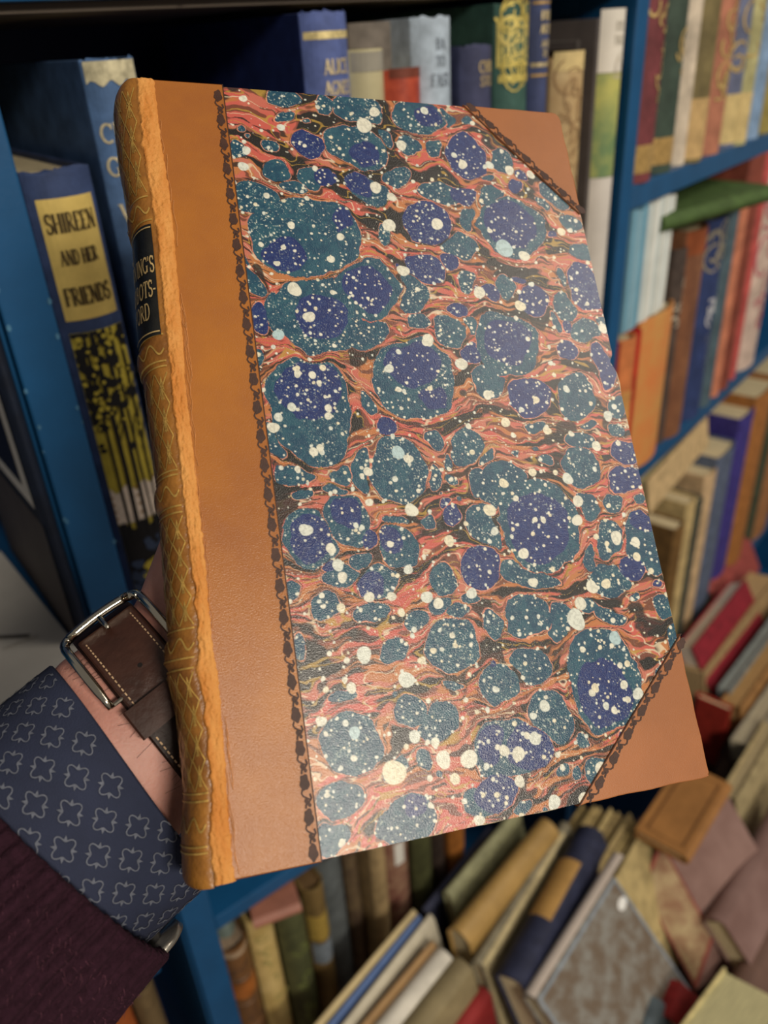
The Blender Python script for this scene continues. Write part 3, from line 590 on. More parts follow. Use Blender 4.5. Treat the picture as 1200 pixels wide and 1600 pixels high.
bb = lie((1105, 1235), (1150, 1085), -.90, .03, .10, 10, 'dark brown book in shadow between the red end and the beige papers', cloth((56, 44, 34)), group=GQ)

# ================================================================ the held book
P0 = np.array([-.0791, -.1428, .2686]); P1 = np.array([.0675, -.1559, .318]); P3 = np.array([-.0402, .0987, .217])
BX = _n(P1-P0); BY = _n(P3-P0); BY = _n(BY-BX*np.dot(BX, BY)); BZ = np.cross(BX, BY)
TH = .026
def c2w(p): return EYE + RW @ np.array(p)
def px2b(px, py, z=0.0):                       # board coordinates (metres) of a photo point, on the plane z deep
    r_ = np.array([px-600, py-800, F]); q_ = P0+BZ*z; s = np.dot(BZ, q_)/np.dot(BZ, r_); p = r_*s-P0
    return np.array([np.dot(p, BX), np.dot(p, BY)])
BM = frame(c2w(P0), RW@BX, RW@BY, RW@BZ)
hb = thing('antique_book', 'half-leather book with blue marbled paper sides held up by the hand', 'book', BM)
TL = px2b(222, 125); TR = px2b(872, 178); BR = px2b(1108, 1213); BL = px2b(366, 1373)
# joint outline, spine to joint and joint to board, from the photo
jl = [(150, 216), (225, 222), (290, 232), (330, 240), (350, 243), (430, 252), (500, 258), (560, 265), (640, 272), (731, 282), (800, 290), (860, 297), (937, 306), (1000, 311), (1050, 308), (1100, 319), (1241, 331), (1300, 328), (1372, 333)]
jr = [(128, 240), (225, 251), (290, 262), (340, 268), (430, 276), (520, 284), (600, 288), (700, 300), (800, 311), (900, 321), (1000, 329), (1060, 340), (1150, 347), (1250, 354), (1350, 362), (1376, 366)]
def edge_fn(lst, z):
    pts = sorted([tuple(px2b(x, y, z))[::-1] for y, x in lst])
    ys = [p[0] for p in pts]; xs = [p[1] for p in pts]
    return lambda y: float(np.interp(y, ys, xs))
JL = edge_fn(jl, .0006); JR = edge_fn(jr, 0)
Htop = TL[1]; Hbot = BL[1]
# --- boards
def outline(inset=0.0, nick=True):
    pts = []
    tl = np.array([JR(0)+.001, TL[1]]); pts.append(tl)
    n = 24
    for i in range(1, n): pts.append(tl+(TR-tl)*i/n+np.array([0, .00012*math.sin(i*2.3)]))
    pts = [p for p in pts if np.linalg.norm(p-TR) > .003]
    for k in range(5):
        a = PI/2*k/4; pts.append(TR+np.array([-.0028+.0028*math.sin(a), .0032-.0032*math.cos(a)]))
    n = 60
    for i in range(1, n):
        p = TR+(BR-TR)*i/n
        y = p[1]; dx = .00015*math.sin(i*1.9)
        c_ = px2b(960, 566)[1]
        if nick: dx -= .0016*math.exp(-((y-c_)/.0022)**2)-.0006*math.exp(-((y-c_-.006)/.003)**2)
        if p[1] > TR[1]+.004 and p[1] < BR[1]-.002: pts.append(p+np.array([dx, 0]))
    pts.append(BR+np.array([0, -.0012])); pts.append(BR+np.array([-.0012, 0]))
    bl = np.array([JR(BL[1])+.001, BL[1]])
    n = 40
    for i in range(1, n+1): pts.append(BR+(bl-BR)*i/n+np.array([0, .00015*math.sin(i*1.3)]))
    return [np.array(p) for p in pts]
OUT = outline()
def slab(name, pts, z0, z1, m, parent, bev=.0004):
    b = MB(); n = len(pts)
    b.add([(p[0], p[1], z0) for p in pts]+[(p[0], p[1], z1) for p in pts], [tuple(range(n))[::-1], tuple(range(n, 2*n))]+[(i, (i+1) % n, n+(i+1) % n, n+i) for i in range(n)])
    o = b.build(name, m, parent); bevel(o, bev, 2); return o
CREAM = mat('worn_board_edge', (216, 200, 166), .8, .25, 150, .2)
slab('front_board', OUT, .00015, .0026, CREAM, hb)
BKT = TH-.0026
slab('back_board', OUT, TH-.0026, TH, mat('back_marbled_paper', (60, 92, 116), .5, .4, 90, .1, col2=(170, 96, 80)), hb)
q = MB(); q.box((JR(.1)-.004, TL[1]+.0035, .0026), (float(TR[0])-.0045, BL[1]-.018, TH-.0026))
ob = MB(); n_ = 12
def pgx(y): return float(np.interp(y, [TR[1], BR[1]], [TR[0], BR[0]]))-.004
ytop = lambda x: float(np.interp(x, [TL[0], TR[0]], [TL[1], TR[1]]))+.0035
ybot = lambda x: float(np.interp(x, [BL[0], BR[0]], [BL[1], BR[1]]))-.0035
xa = JR(.1)-.004
vs = []
for z in (.0027, TH-.0027): vs += [(xa, ytop(xa), z), (pgx(TR[1]), ytop(TR[0]), z), (pgx(BR[1]), ybot(BR[0]), z), (xa, ybot(xa), z)]
ob.add(vs, [(3, 2, 1, 0), (4, 5, 6, 7), (0, 1, 5, 4), (1, 2, 6, 5), (2, 3, 7, 6), (3, 0, 4, 7)]); ob.build('page_block', mat('page_edges', (206, 186, 142), .85, .3, 30, .2, stretch=(1, 1, 60)), hb)

# --- marbled paper: drops floated one after another push the earlier colours aside
T, NV = 0, 1
BLOBS = """652 183 33 24 0 T;440 152 25 12 0 T;445 180 17 9 0 T;505 163 14 15 0 T;560 170 40 22 10 T;555 228 46 28 22 T;370 232 12 12 0 T;423 227 13 9 0 T;598 218 12 14 0 T;637 227 17 14 0 T;678 233 15 15 0 T
430 265 18 13 10 T;457 288 22 10 15 T;485 275 20 17 10 T;400 310 31 24 5 T;580 298 24 20 30 T;618 272 23 17 0 T;687 305 30 18 0 T;732 342 14 19 0 T;480 368 80 56 8 T;590 370 12 14 0 T;397 440 14 28 -10 T;393 395 8 20 -15 T
567 445 44 42 0 T;500 485 62 60 0 T;565 510 35 28 0 T;445 485 20 25 0 T;637 455 28 28 0 T;712 383 27 20 0 T;725 437 15 15 0 T;650 497 17 20 0 T;698 515 18 17 0 T;724 193 9 7 0 T;755 272 9 7 0 T;764 308 17 16 0 T;783 250 18 18 0 T
865 305 24 13 45 T;844 318 8 10 0 T;801 355 42 37 0 T;890 347 16 12 10 T;793 448 16 16 0 T;910 401 16 14 0 T;879 433 8 14 0 T;883 477 18 20 0 T;870 503 8 14 0 T;697 520 20 24 -10 T;733 509 12 13 0 T;790 540 46 42 0 T
915 515 20 20 0 T;940 503 12 14 0 T;487 645 55 78 0 T;437 680 18 25 0 T;647 592 57 54 0 T;415 565 13 18 0 T;576 625 14 16 0 T;622 728 41 50 0 T;567 730 18 30 0 T;533 727 17 16 0 T;463 732 28 17 5 T;725 700 23 30 0 T
677 680 13 17 -10 T;673 743 13 20 10 T;703 718 9 14 0 T;705 748 9 9 0 T;757 718 13 7 -30 T;472 768 15 10 0 T;522 758 17 10 15 T;767 590 28 28 0 T;542 810 33 38 0 T;487 838 35 35 0 T;623 858 28 28 0 T;558 870 18 16 0 T
618 815 12 10 0 T;663 810 11 11 0 T;747 753 13 20 15 T;753 817 25 30 0 T;533 897 28 19 10 T;597 905 28 25 0 T;580 955 23 15 0 T;513 943 22 19 0 T;458 918 12 14 0 T;695 902 21 25 0 T;737 927 14 10 0 T;648 970 16 16 0 T
687 943 24 14 -15 T;717 950 17 12 0 T;770 973 16 22 0 T;707 983 22 18 0 T;897 618 30 33 0 T;963 630 15 14 0 T;963 670 12 13 0 T;903 690 20 12 0 T;907 730 27 28 0 T;853 720 12 10 30 T;837 660 13 8 0 T;843 817 50 60 0 T
790 765 34 38 0 T;768 820 22 26 0 T;823 885 40 25 10 T;912 790 20 23 0 T;957 783 16 16 0 T;1000 783 10 9 0 T;947 840 20 26 0 T;912 863 15 19 0 T;1003 848 27 38 0 T;1020 882 15 17 0 T;948 898 34 28 15 T
823 957 32 31 0 T;867 967 20 33 0 T;913 943 17 13 20 T;950 960 27 14 35 T;1037 948 14 17 0 T;990 930 7 9 0 T;917 663 11 8 0 T;704 1011 38 38 0 T;617 1017 20 21 0 T;648 971 12 12 0 T;550 1159 42 50 0 T;640 1106 22 25 0 T
684 1129 32 30 0 T;707 1070 15 9 0 T;785 1067 24 28 0 T;766 1067 14 24 0 T;830 1037 27 31 0 T;860 1118 28 42 -25 T;944 1056 47 70 0 T;790 1172 46 42 0 T;755 1250 22 24 0 T;534 1246 36 26 0 T;634 1285 44 32 0 T;520 1305 24 26 0 T
818 1262 14 11 0 T;936 1207 19 24 0 T;913 1140 15 14 0 T;1047 1000 9 22 15 T;617 1200 18 25 0 T;662 1190 12 18 0 T;1025 1055 12 12 0 T;905 1210 8 12 0 T;882 1202 10 9 0 T;534 1090 22 12 0 T;470 1010 10 20 0 T;690 185 13 11 0 T
668 180 17 17 0 N;486 225 24 19 0 N;568 240 21 15 0 N;728 243 27 32 0 N;513 278 17 14 0 N;562 287 18 17 0 N;723 303 17 15 0 N;668 347 35 30 0 N;445 397 31 22 5 N;532 342 15 15 0 N;503 494 36 33 0 N;572 450 32 34 0 N;405 500 13 20 0 N
665 420 28 19 45 N;698 410 17 13 0 N;715 483 11 11 0 N;815 270 9 8 0 N;803 288 13 9 0 N;799 351 37 33 0 N;813 437 9 6 0 N;771 457 11 11 0 N;837 468 21 22 0 N;913 448 25 32 -10 N;890 506 7 9 0 N;793 533 35 32 0 N;889 547 17 15 0 N
735 550 15 15 0 N;483 610 45 43 0 N;648 570 42 32 0 N;675 617 20 16 0 N;605 663 17 15 0 N;543 800 22 22 0 N;487 841 31 30 0 N;575 843 15 15 0 N;613 848 17 18 0 N;705 805 13 13 0 N;512 883 10 9 0 N;583 915 20 20 0 N;752 885 28 34 -10 N
828 617 29 31 0 N;943 572 14 32 0 N;975 706 22 17 10 N;975 750 28 22 0 N;840 823 44 52 0 N;1000 818 19 15 0 N;987 887 19 18 20 N;1025 917 7 5 0 N;947 1082 40 46 0 N;830 1168 33 36 0 N;768 1165 24 26 0 N;777 1237 30 31 0 N
648 1262 18 14 0 N;978 1157 17 25 10 N;770 1040 5 6 0 N;695 790 7 7 0 N"""
DOTS = """569 196 12;585 175 8;608 352 10;380 154 6;439 199 6;587 293 9;612 308 7;627 227 8;663 173 6;723 257 7;460 452 11;380 260 8;385 235 7;483 495 9;532 370 6;455 352 6;683 350 9;630 423 9;435 523 9;517 405 6;788 388 13;796 266 7;765 258 6;749 457 9;669 531 9;721 569 9
813 478 8;819 400 8;942 513 7;877 362 6;829 273 6;668 532 9;427 668 9;435 652 7;643 797 10;622 707 10;638 717 7;575 737 7;577 785 6;478 828 10;517 857 8;528 883 9;535 902 8;577 933 8;612 932 7;667 933 9;685 943 8;627 957 6;702 845 8;638 890 7;722 568 8
533 950 7;737 927 8;767 797 8;762 617 7;465 733 5;887 748 8;903 783 8;902 813 8;963 840 9;900 968 14;925 917 9;907 943 9;947 912 7;832 738 6;855 673 6;932 697 7;950 650 7;765 797 9;787 755 7;833 910 7;993 847 7;995 870 6;818 865 8;616 1207 18;569 1023 12
635 1062 12;733 1186 13;554 1145 9;693 1187 12;648 1151 9;810 1178 10;836 1154 9;788 1173 8;961 997 9;997 1084 8;913 1249 9;866 1254 10;939 1201 9;502 1127 8;549 1075 8;659 1032 6;812 1221 8;711 1217 8;851 1103 8;749 1282 8;465 584 6;488 586 6;456 636 7;513 638 6
513 650 6;608 576 7;672 607 4;490 706 7;500 700 6;465 575 4;815 640 4;838 625 5;885 608 5;790 660 7;773 830 6;836 812 4;802 680 4;680 1160 7;540 1130 5;553 1185 5;975 1070 6;930 1075 6;925 1083 5;947 1103 5;960 1110 5"""
NU, NV_ = 620, 1180
gx0, gy0 = min(TL[0], BL[0])+.004, min(TL[1], TR[1])-.0002
def paper_grid():
    a = np.linspace(0, 1, NU); b = np.linspace(0, 1, NV_); A, B = np.meshgrid(a, b)
    lt = px2b(340, 134); lb2 = px2b(492, 1347); e = .00025
    tr = TR+np.array([-e, e]); br = BR+np.array([-e, -e]); lt = lt+np.array([0, e]); lb2 = lb2+np.array([0, -e])
    X = (lt[0]*(1-A)+tr[0]*A)*(1-B)+(lb2[0]*(1-A)+br[0]*A)*B
    Y = (lt[1]*(1-A)+tr[1]*A)*(1-B)+(lb2[1]*(1-A)+br[1]*A)*B
    c_ = px2b(960, 566)[1]                        # the bruise in the fore edge
    X -= np.clip((A-.93)/.07, 0, 1)**2*.0016*np.exp(-((Y-c_)/.0022)**2)
    return X, Y
X, Y = paper_grid()
def fbm(x, y, seed, octv=4, scale=1.0):            # value noise
    rs = np.random.RandomState(seed); out = np.zeros_like(x); amp = 1.0; tot = 0
    for o in range(octv):
        g = rs.rand(128, 128); xx = x*scale*2**o; yy = y*scale*2**o
        xi = np.floor(xx).astype(int); yi = np.floor(yy).astype(int); fx = xx-xi; fy = yy-yi
        fx = fx*fx*(3-2*fx); fy = fy*fy*(3-2*fy); xi &= 127; yi &= 127; x2 = (xi+1) & 127; y2 = (yi+1) & 127
        out += amp*((g[yi, xi]*(1-fx)+g[yi, x2]*fx)*(1-fy)+(g[y2, xi]*(1-fx)+g[y2, x2]*fx)*fy); tot += amp; amp *= .5
    return out/tot
def marble(X, Y):
    # a slight waviness of the size bath
    U = X+.0042*(fbm(X, Y, 1, 2, 120)-.5)+.0010*(fbm(X, Y, 21, 2, 420)-.5); V = Y+.0042*(fbm(X, Y, 2, 2, 120)-.5)+.0010*(fbm(X, Y, 22, 2, 420)-.5)
    bl = []
    for tok in BLOBS.replace('\n', ';').split(';'):
        x, y, rx, ry, an, k = tok.split(); x, y, rx, ry, an = map(float, (x, y, rx, ry, an))
        c = px2b(x, y); ex = np.linalg.norm(px2b(x+1, y)-c); ey = np.linalg.norm(px2b(x, y+1)-c)
        bl.append([c[0], c[1], rx*ex*1.10, ry*ey*1.10, math.radians(an)-.06, k])
    # stray little drops where there is room
    rs = random.Random(4)
    for _ in range(150):
        c = px2b(rs.uniform(350, 1060), rs.uniform(150, 1330)); r_ = rs.uniform(.0006, .0019)
        if all(math.hypot(c[0]-b[0], c[1]-b[1]) > max(b[2], b[3])+r_*.8 for b in bl): bl.append([c[0], c[1], r_*rs.uniform(1, 1.5), r_, rs.uniform(-.5, .6), rs.choice('TTN')])
    U = U.ravel().copy(); V = V.ravel().copy(); n = U.size
    cid = np.full(n, -1, np.int32); rim = np.full(n, 9.0); inn = np.zeros(n); act = np.arange(n)
    order = [b for b in bl if b[5] == 'N']+[b for b in bl if b[5] == 'T']       # last floated first
    cent = [[b[0], b[1]] for b in order]
    for i, b in enumerate(order):
        cx, cy = cent[i]; rx, ry, an, k = b[2], b[3], b[4], b[5]
        ca, sa = math.cos(an), math.sin(an)
        def inv(u, v):
            dx, dy = u-cx, v-cy; p = (dx*ca+dy*sa)/rx; q_ = (-dx*sa+dy*ca)/ry; d2 = p*p+q_*q_
            # every drop spreads less than its own area: the bath gives way
            f = np.sqrt(np.maximum(1-.62/np.maximum(d2, 1e-9), .0)*1.0); f = np.maximum(f, .02)
            # the push dies away a few radii off so the drops stay where they were let fall
            d = np.sqrt(d2); wgt = np.exp(-np.maximum(d-1, 0)*1.6); f = 1-(1-f)*wgt
            p2, q2 = p*f, q_*f
            return d2, cx+(p2*rx)*ca-(q2*ry)*sa, cy+(p2*rx)*sa+(q2*ry)*ca
        u, v = U[act], V[act]; d2, u2, v2 = inv(u, v)
        hit = d2 < 1
        ids = act[hit]; cid[ids] = 0 if k == 'T' else 1; inn[ids] = d2[hit]
        near = ~hit; ids2 = act[near]
        dist = (np.sqrt(d2[near])-1)*min(rx, ry)
        rim[ids2] = np.minimum(rim[ids2], np.where(dist > 0, dist, 9))
        U[ids2] = u2[near]; V[ids2] = v2[near]; act = ids2
        if i+1 < len(cent):
            for j in range(i+1, len(cent)):
                dj, uj, vj = inv(np.array([cent[j][0]]), np.array([cent[j][1]]))
                if dj[0] > 1.3 and order[j][5] == k and False: cent[j] = [uj[0], vj[0]]
    return U.reshape(X.shape), V.reshape(X.shape), cid.reshape(X.shape), rim.reshape(X.shape), inn.reshape(X.shape)
U, V, CID, RIM, INN = marble(X, Y)
S3 = lambda *c: np.array(srgb(c))
TEAL, TEAL2, NAVY, NAVY2 = S3(32, 70, 92), S3(44, 86, 102), S3(32, 46, 98), S3(38, 56, 108)
CORAL, CORAL2, BLACK, BROWN, ORANGE, CREAM_, YEL = S3(192, 92, 80), S3(188, 112, 92), S3(40, 38, 36), S3(104, 62, 48), S3(180, 118, 66), S3(220, 204, 172), S3(176, 142, 62)
col = np.zeros(X.shape+(3,))
# stretched veins: flow lines falling to the right at the top and rising to the right lower down
slope = np.interp(V, [-.01, .05, .12, .18, .25], [.10, .22, .10, -.10, -.28])
flow = V-slope*U+.010*(fbm(U, V, 5, 3, 38)-.5)+.0045*(fbm(U, V*2, 6, 2, 110)-.5)
along = U+slope*V
b1 = fbm(along*.20, flow, 7, 2, 250); b2 = fbm(along*.14, flow, 8, 2, 640); b3 = fbm(along*.2, flow, 9, 2, 260); b4 = fbm(along*.3, flow, 10, 2, 150)
mix = lambda a, b, t: a*(1-t[..., None])+b*t[..., None]
sm = lambda x, a, b: np.clip((x-a)/(b-a), 0, 1)
vein = mix(np.broadcast_to(CORAL, col.shape), CORAL2, sm(b4, .4, .6))
vein = mix(vein, ORANGE, sm(b3, .56, .60)*.85)
vein = mix(vein, BROWN, sm(b2, .63, .66)*.9)
vein = mix(vein, BLACK, sm(b1, .615, .635))
vein = mix(vein, BROWN, (sm(b1, .585, .60)-sm(b1, .615, .635)).clip(0, 1)*.7)
vein = mix(vein, BLACK, sm(-b2, -.33, -.30)*.9)
vein = mix(vein, CREAM_, (sm(b1, .405, .415)-sm(b1, .430, .440)).clip(0, 1)*.75)
vein = mix(vein, YEL, (sm(b3, .38, .39)-sm(b3, .41, .42)).clip(0, 1)*.8)
bk = fbm(X, Y, 31, 3, 70)
vein = mix(vein, BLACK, sm(bk, .66, .685)*sm(RIM, .0003, .0005)*.92)
vein = mix(vein, S3(222, 150, 120), (RIM < .00022)*(.8*sm(fbm(X, Y, 12, 2, 300), .38, .5)))
vein = mix(vein, BLACK, ((RIM > .00022) & (RIM < .00048))*(.85*sm(fbm(X, Y, 13, 2, 260), .42, .5)))
col = vein
g = fbm(X, Y, 14, 4, 900); g2 = fbm(X, Y, 15, 3, 180)
tealc = mix(np.broadcast_to(TEAL, col.shape), TEAL2, sm(g*.6+g2*.4, .42, .62))
navyc_ = mix(np.broadcast_to(NAVY, col.shape), NAVY2, sm(g, .4, .65))
col = np.where((CID == 0)[..., None], tealc, col); col = np.where((CID == 1)[..., None], navyc_, col)
# fine pale mist in the blue drops
rs = np.random.RandomState(6)
mist = fbm(X, Y, 16, 1, 2600); mz = fbm(X, Y, 17, 3, 90)
mm = (CID >= 0)*sm(mist, .80, .90)*sm(mz, .35, .65)*np.where(CID == 0, .75, .45)
col = mix(col, S3(190, 204, 190), mm)
# cream drops: the large ones where they fell, small ones at random
def stamp(cx, cy, r_, c_, wob, seed, ring=None):
    x0 = cx-r_*1.6; x1 = cx+r_*1.6; y0 = cy-r_*1.6; y1 = cy+r_*1.6
    jj = np.where((Y[:, NU//2] > y0-.006) & (Y[:, NU//2] < y1+.006))[0]
    if len(jj) == 0: return
    a, b = jj[0], jj[-1]+1; xs = X[(a+b)//2]; ii = np.where((xs > x0-.001) & (xs < x1+.001))[0]
    if len(ii) == 0: return
    c, d = ii[0], ii[-1]+1
    dx = X[a:b, c:d]-cx; dy = Y[a:b, c:d]-cy; th = np.arctan2(dy, dx)
    rr = r_*(1+wob*np.sin(2*th+seed)+wob*.6*np.sin(3*th+seed*2.1))
    d_ = np.sqrt(dx*dx+dy*dy); k = np.clip((rr-d_)/.00012+.5, 0, 1)
    tex = 1-.18*(fbm(X[a:b, c:d], Y[a:b, c:d], 18, 2, 1500) > .55)
    cc = c_*tex[..., None]
    col[a:b, c:d] = col[a:b, c:d]*(1-k[..., None])+cc*k[..., None]
DC = [S3(224, 222, 204), S3(220, 218, 200), S3(214, 218, 206), S3(226, 218, 190)]; PALE = S3(176, 200, 202)
rr = random.Random(21)
NC = px2b(350, 140); 
def cell_at(x, y):
    j = int(np.argmin(abs(Y[:, NU//2]-y))); i = int(np.argmin(abs(X[j]-x))); return CID[j, i]
for _ in range(5200):
    x, y = rr.uniform(X.min(), X.max()), rr.uniform(Y.min(), Y.max()); c_ = cell_at(x, y)
    if c_ < 0 and rr.random() < .62: continue
    r_ = .00012+abs(rr.gauss(0, .00024)); 
    if rr.random() < .03: r_ = rr.uniform(.0006, .0011)
    stamp(x, y, r_, rr.choice(DC), rr.uniform(0, .15), rr.uniform(0, 6))
for tok in DOTS.replace('\n', ';').split(';'):
    x, y, r_ = map(float, tok.split()); c = px2b(x, y); s = np.linalg.norm(px2b(x+1, y)-c)
    stamp(c[0], c[1], r_*s*1.0, PALE if (x, y) in ((788, 388), (435, 523), (961, 997), (622, 707), (554, 1145)) else rr.choice(DC), rr.uniform(.03, .12), rr.uniform(0, 6))
me = bpy.data.meshes.new('marbled_paper')
nv = NU*NV_; co = np.stack([X, Y, np.zeros_like(X)], -1).reshape(-1, 3).astype(np.float32)
ii = np.arange((NV_-1)*NU).reshape(NV_-1, NU)[:, :-1].ravel()
quads = np.stack([ii, ii+NU, ii+NU+1, ii+1], -1).astype(np.int32)
# the outer top-right corner lies under leather: leave the quads there out
qx = X.ravel()[ii]; qy = Y.ravel()[ii]; ca_ = px2b(735, 166); cb_ = px2b(893, 318)
nx, ny = -(cb_[1]-ca_[1]), (cb_[0]-ca_[0]); keep = ((qx-ca_[0])*nx+(qy-ca_[1])*ny) > -.0010*math.hypot(nx, ny)
quads = quads[keep]; nq = len(quads)
me.vertices.add(nv); me.vertices.foreach_set('co', co.ravel()); me.loops.add(nq*4); me.loops.foreach_set('vertex_index', quads.ravel())
me.polygons.add(nq); me.polygons.foreach_set('loop_start', np.arange(0, nq*4, 4, dtype=np.int32)); me.polygons.foreach_set('loop_total', np.full(nq, 4, np.int32)) if bpy.app.version < (4, 0, 0) else None
me.update(calc_edges=True)
at = me.color_attributes.new('marble', 'FLOAT_COLOR', 'POINT'); at.data.foreach_set('color', np.concatenate([col.reshape(-1, 3), np.ones((nv, 1))], 1).astype(np.float32).ravel())
m_ = bpy.data.materials.new('marbled_paper'); m_.use_nodes = True; nt = m_.node_tree; b = nt.nodes['Principled BSDF']
ca = nt.nodes.new('ShaderNodeVertexColor'); ca.layer_name = 'marble'; nt.links.new(ca.outputs[0], b.inputs['Base Color'])
b.inputs['Roughness'].default_value = .25; b.inputs['Specular IOR Level'].default_value = .5
tc = nt.nodes.new('ShaderNodeTexCoord'); nz = nt.nodes.new('ShaderNodeTexNoise'); nz.inputs['Scale'].default_value = 2200; nz.inputs['Detail'].default_value = 3
bp = nt.nodes.new('ShaderNodeBump'); bp.inputs['Strength'].default_value = .35; bp.inputs['Distance'].default_value = .0003
nt.links.new(tc.outputs['Object'], nz.inputs['Vector']); nt.links.new(nz.outputs['Fac'], bp.inputs['Height']); nt.links.new(bp.outputs[0], b.inputs['Normal'])
me.materials.append(m_); mp_ = bpy.data.objects.new('marbled_paper', me); C.objects.link(mp_); mp_.parent = hb

# --- leather
LEA = mat('calf_leather', (170, 107, 42), .28, .2, 14, .20, col2=(144, 86, 46), bscale=2600, spec=.36, thresh=(.30, .62))
LEA2 = mat('calf_leather_corner', (158, 96, 48), .42, .15, 16, .15, bscale=2600, spec=.4)
SPN = mat('spine_leather', (166, 112, 44), .36, .3, 90, .35, col2=(118, 74, 28), bscale=900, spec=.5, thresh=(.32, .70))
JNT = mat('worn_joint_leather', (214, 152, 80), .7, .25, 200, .9, col2=(196, 124, 52), bscale=900, stretch=(1, .25, 1))
TOOL = mat('blind_tooling', (66, 40, 30), .5, .25, 300, .2)
GOLD = mat('gilt_tooling', (206, 166, 88), .34, .35, 400, .1, metal=.45)
lt = px2b(348, 134); lbt = px2b(503, 1345)
pts = []
n = 40
for i in range(n+1):
    y = TL[1]+(BL[1]-TL[1])*i/n; pts.append(np.array([JR(y)-.0006, y]))
pts = [np.array([JR(TL[1]), TL[1]-.0001])]+pts[1:-1]+[np.array([JR(BL[1]), BL[1]+.0002])]
for i in range(n+1):
    p = lbt+(lt-lbt)*i/n; pts.append(p+np.array([.00008*math.sin(i*2.1), -.0001 if i == n else (.0002 if i == 0 else 0)]))
def leather_sheet(name, pts, m, zt=-.00045, wrap=.0030):
    b = MB(); n = len(pts)
    b.add([(p[0], p[1], zt) for p in pts]+[(p[0], p[1], zt+wrap) for p in pts], [tuple(range(n)), tuple(range(2*n-1, n-1, -1))]+[(i, n+i, n+(i+1) % n, (i+1) % n) for i in range(n)])
    o = b.build(name, m, hb); return bevel(o, .00035, 2)
leather_sheet('leather_side', pts[::-1], LEA, wrap=.00052)
# the turned-over edge of the leather at head and tail
q = MB()
for (x0, y0, x1, y1, sg) in ((JR(TL[1]), TL[1]-.0002, lt[0], lt[1]-.0002, -1), (JR(BL[1]), BL[1]+.0002, lbt[0], lbt[1]+.0002, 1)):
    q.grid(lambda u, v: (x0+(x1-x0)*u, y0+(y1-y0)*u+sg*.00035*math.sin(PI*v), -.0004+.0034*v), 12, 5)
q.build('turn_in', LEA, hb, smooth=True)
ca_ = px2b(722, 165); cb_ = px2b(905, 336)
def edge_pts(a, b_, corner):                  # outline points of the board between a and b round a corner
    out = []
    for p in OUT:
        if np.linalg.norm(p-corner) < max(np.linalg.norm(a-corner), np.linalg.norm(b_-corner))*1.0: out.append(p)
    return out
def corner_piece(a, b_, corner, name, m):
    P = [p for p in OUT if np.cross(b_-a, p-a)*np.sign(np.cross(b_-a, corner-a)) > 0 and np.linalg.norm(p-corner) < .06]
    a2 = min(OUT, key=lambda p: np.linalg.norm(p-a)); b2 = min(OUT, key=lambda p: np.linalg.norm(p-b_))
    cen = (a+b_+corner)/3
    P = [a]+P+[b_]; P = sorted(P, key=lambda p: math.atan2(p[1]-cen[1], p[0]-cen[0]))
    P = [cen+(p-cen)*1.004 for p in P]
    return leather_sheet(name, P[::-1], m)
corner_piece(ca_, cb_, TR, 'leather_corner', LEA2)
cc_ = px2b(1062, 990); cd_ = px2b(903, 1260)
corner_piece(cc_, cd_, BR, 'leather_corner', mat('calf_leather_corner', (166, 104, 60), .42, .15, 16, .15, bscale=2600, spec=.4))
# chain roll: a leafy blob, then a curled stem
def chain(a, b_, off, side, nm):
    a = np.array(a); b_ = np.array(b_); d = b_-a; L_ = np.linalg.norm(d); d /= L_; nrm = np.array([-d[1], d[0]])*side
    q = MB(); pitch = .00935; n = int(L_/pitch); s0 = (L_-n*pitch)/2+.001
    f = lambda u, v: tuple((a+d*u+nrm*(off+v)).tolist()+[-.00062])
    r = random.Random(int(L_*1e5))
    for k in range(n+1):
        c = s0+k*pitch
        if c > L_-.001: break
        rx, ry = .0023, .00135
        q.poly([(c+rx*math.cos(t_)*(1+.13*math.sin(4*t_+k)), ry*math.sin(t_)*(1+.16*math.cos(5*t_))+.0001) for t_ in [i*PI/10 for i in range(20)]], f)
        if c+.0085 < L_:
            q.ribbon([(c+.0018, .0009), (c+.0028, .0013), (c+.0036, .0009), (c+.0042, .0000), (c+.0047, -.0008)], .00048, f)
            q.ribbon([(c+.0032, -.0010), (c+.0044, -.0013), (c+.0053, -.0006), (c+.0060, .0004), (c+.0070, .0006)], .00058, f)
            q.poly([(c+.0050+.00075*math.cos(t_), .0002+.0006*math.sin(t_)) for t_ in [i*PI/6 for i in range(12)]], f)
            q.poly([(c+.0062+.0006*math.cos(t_), -.0006+.0005*math.sin(t_)) for t_ in [i*PI/6 for i in range(12)]], f)
    q.ribbon([(0, -off*.93), (L_*.25, -off*.93), (L_*.5, -off*.93), (L_, -off*.93)], .0003, f)
    return q.build(nm, TOOL, hb)
chain(lt, lbt, .0021, 1, 'tooled_chain')
chain(ca_, cb_, .0019, -1, 'tooled_chain'); chain(cc_, cd_, .0019, -1, 'tooled_chain')

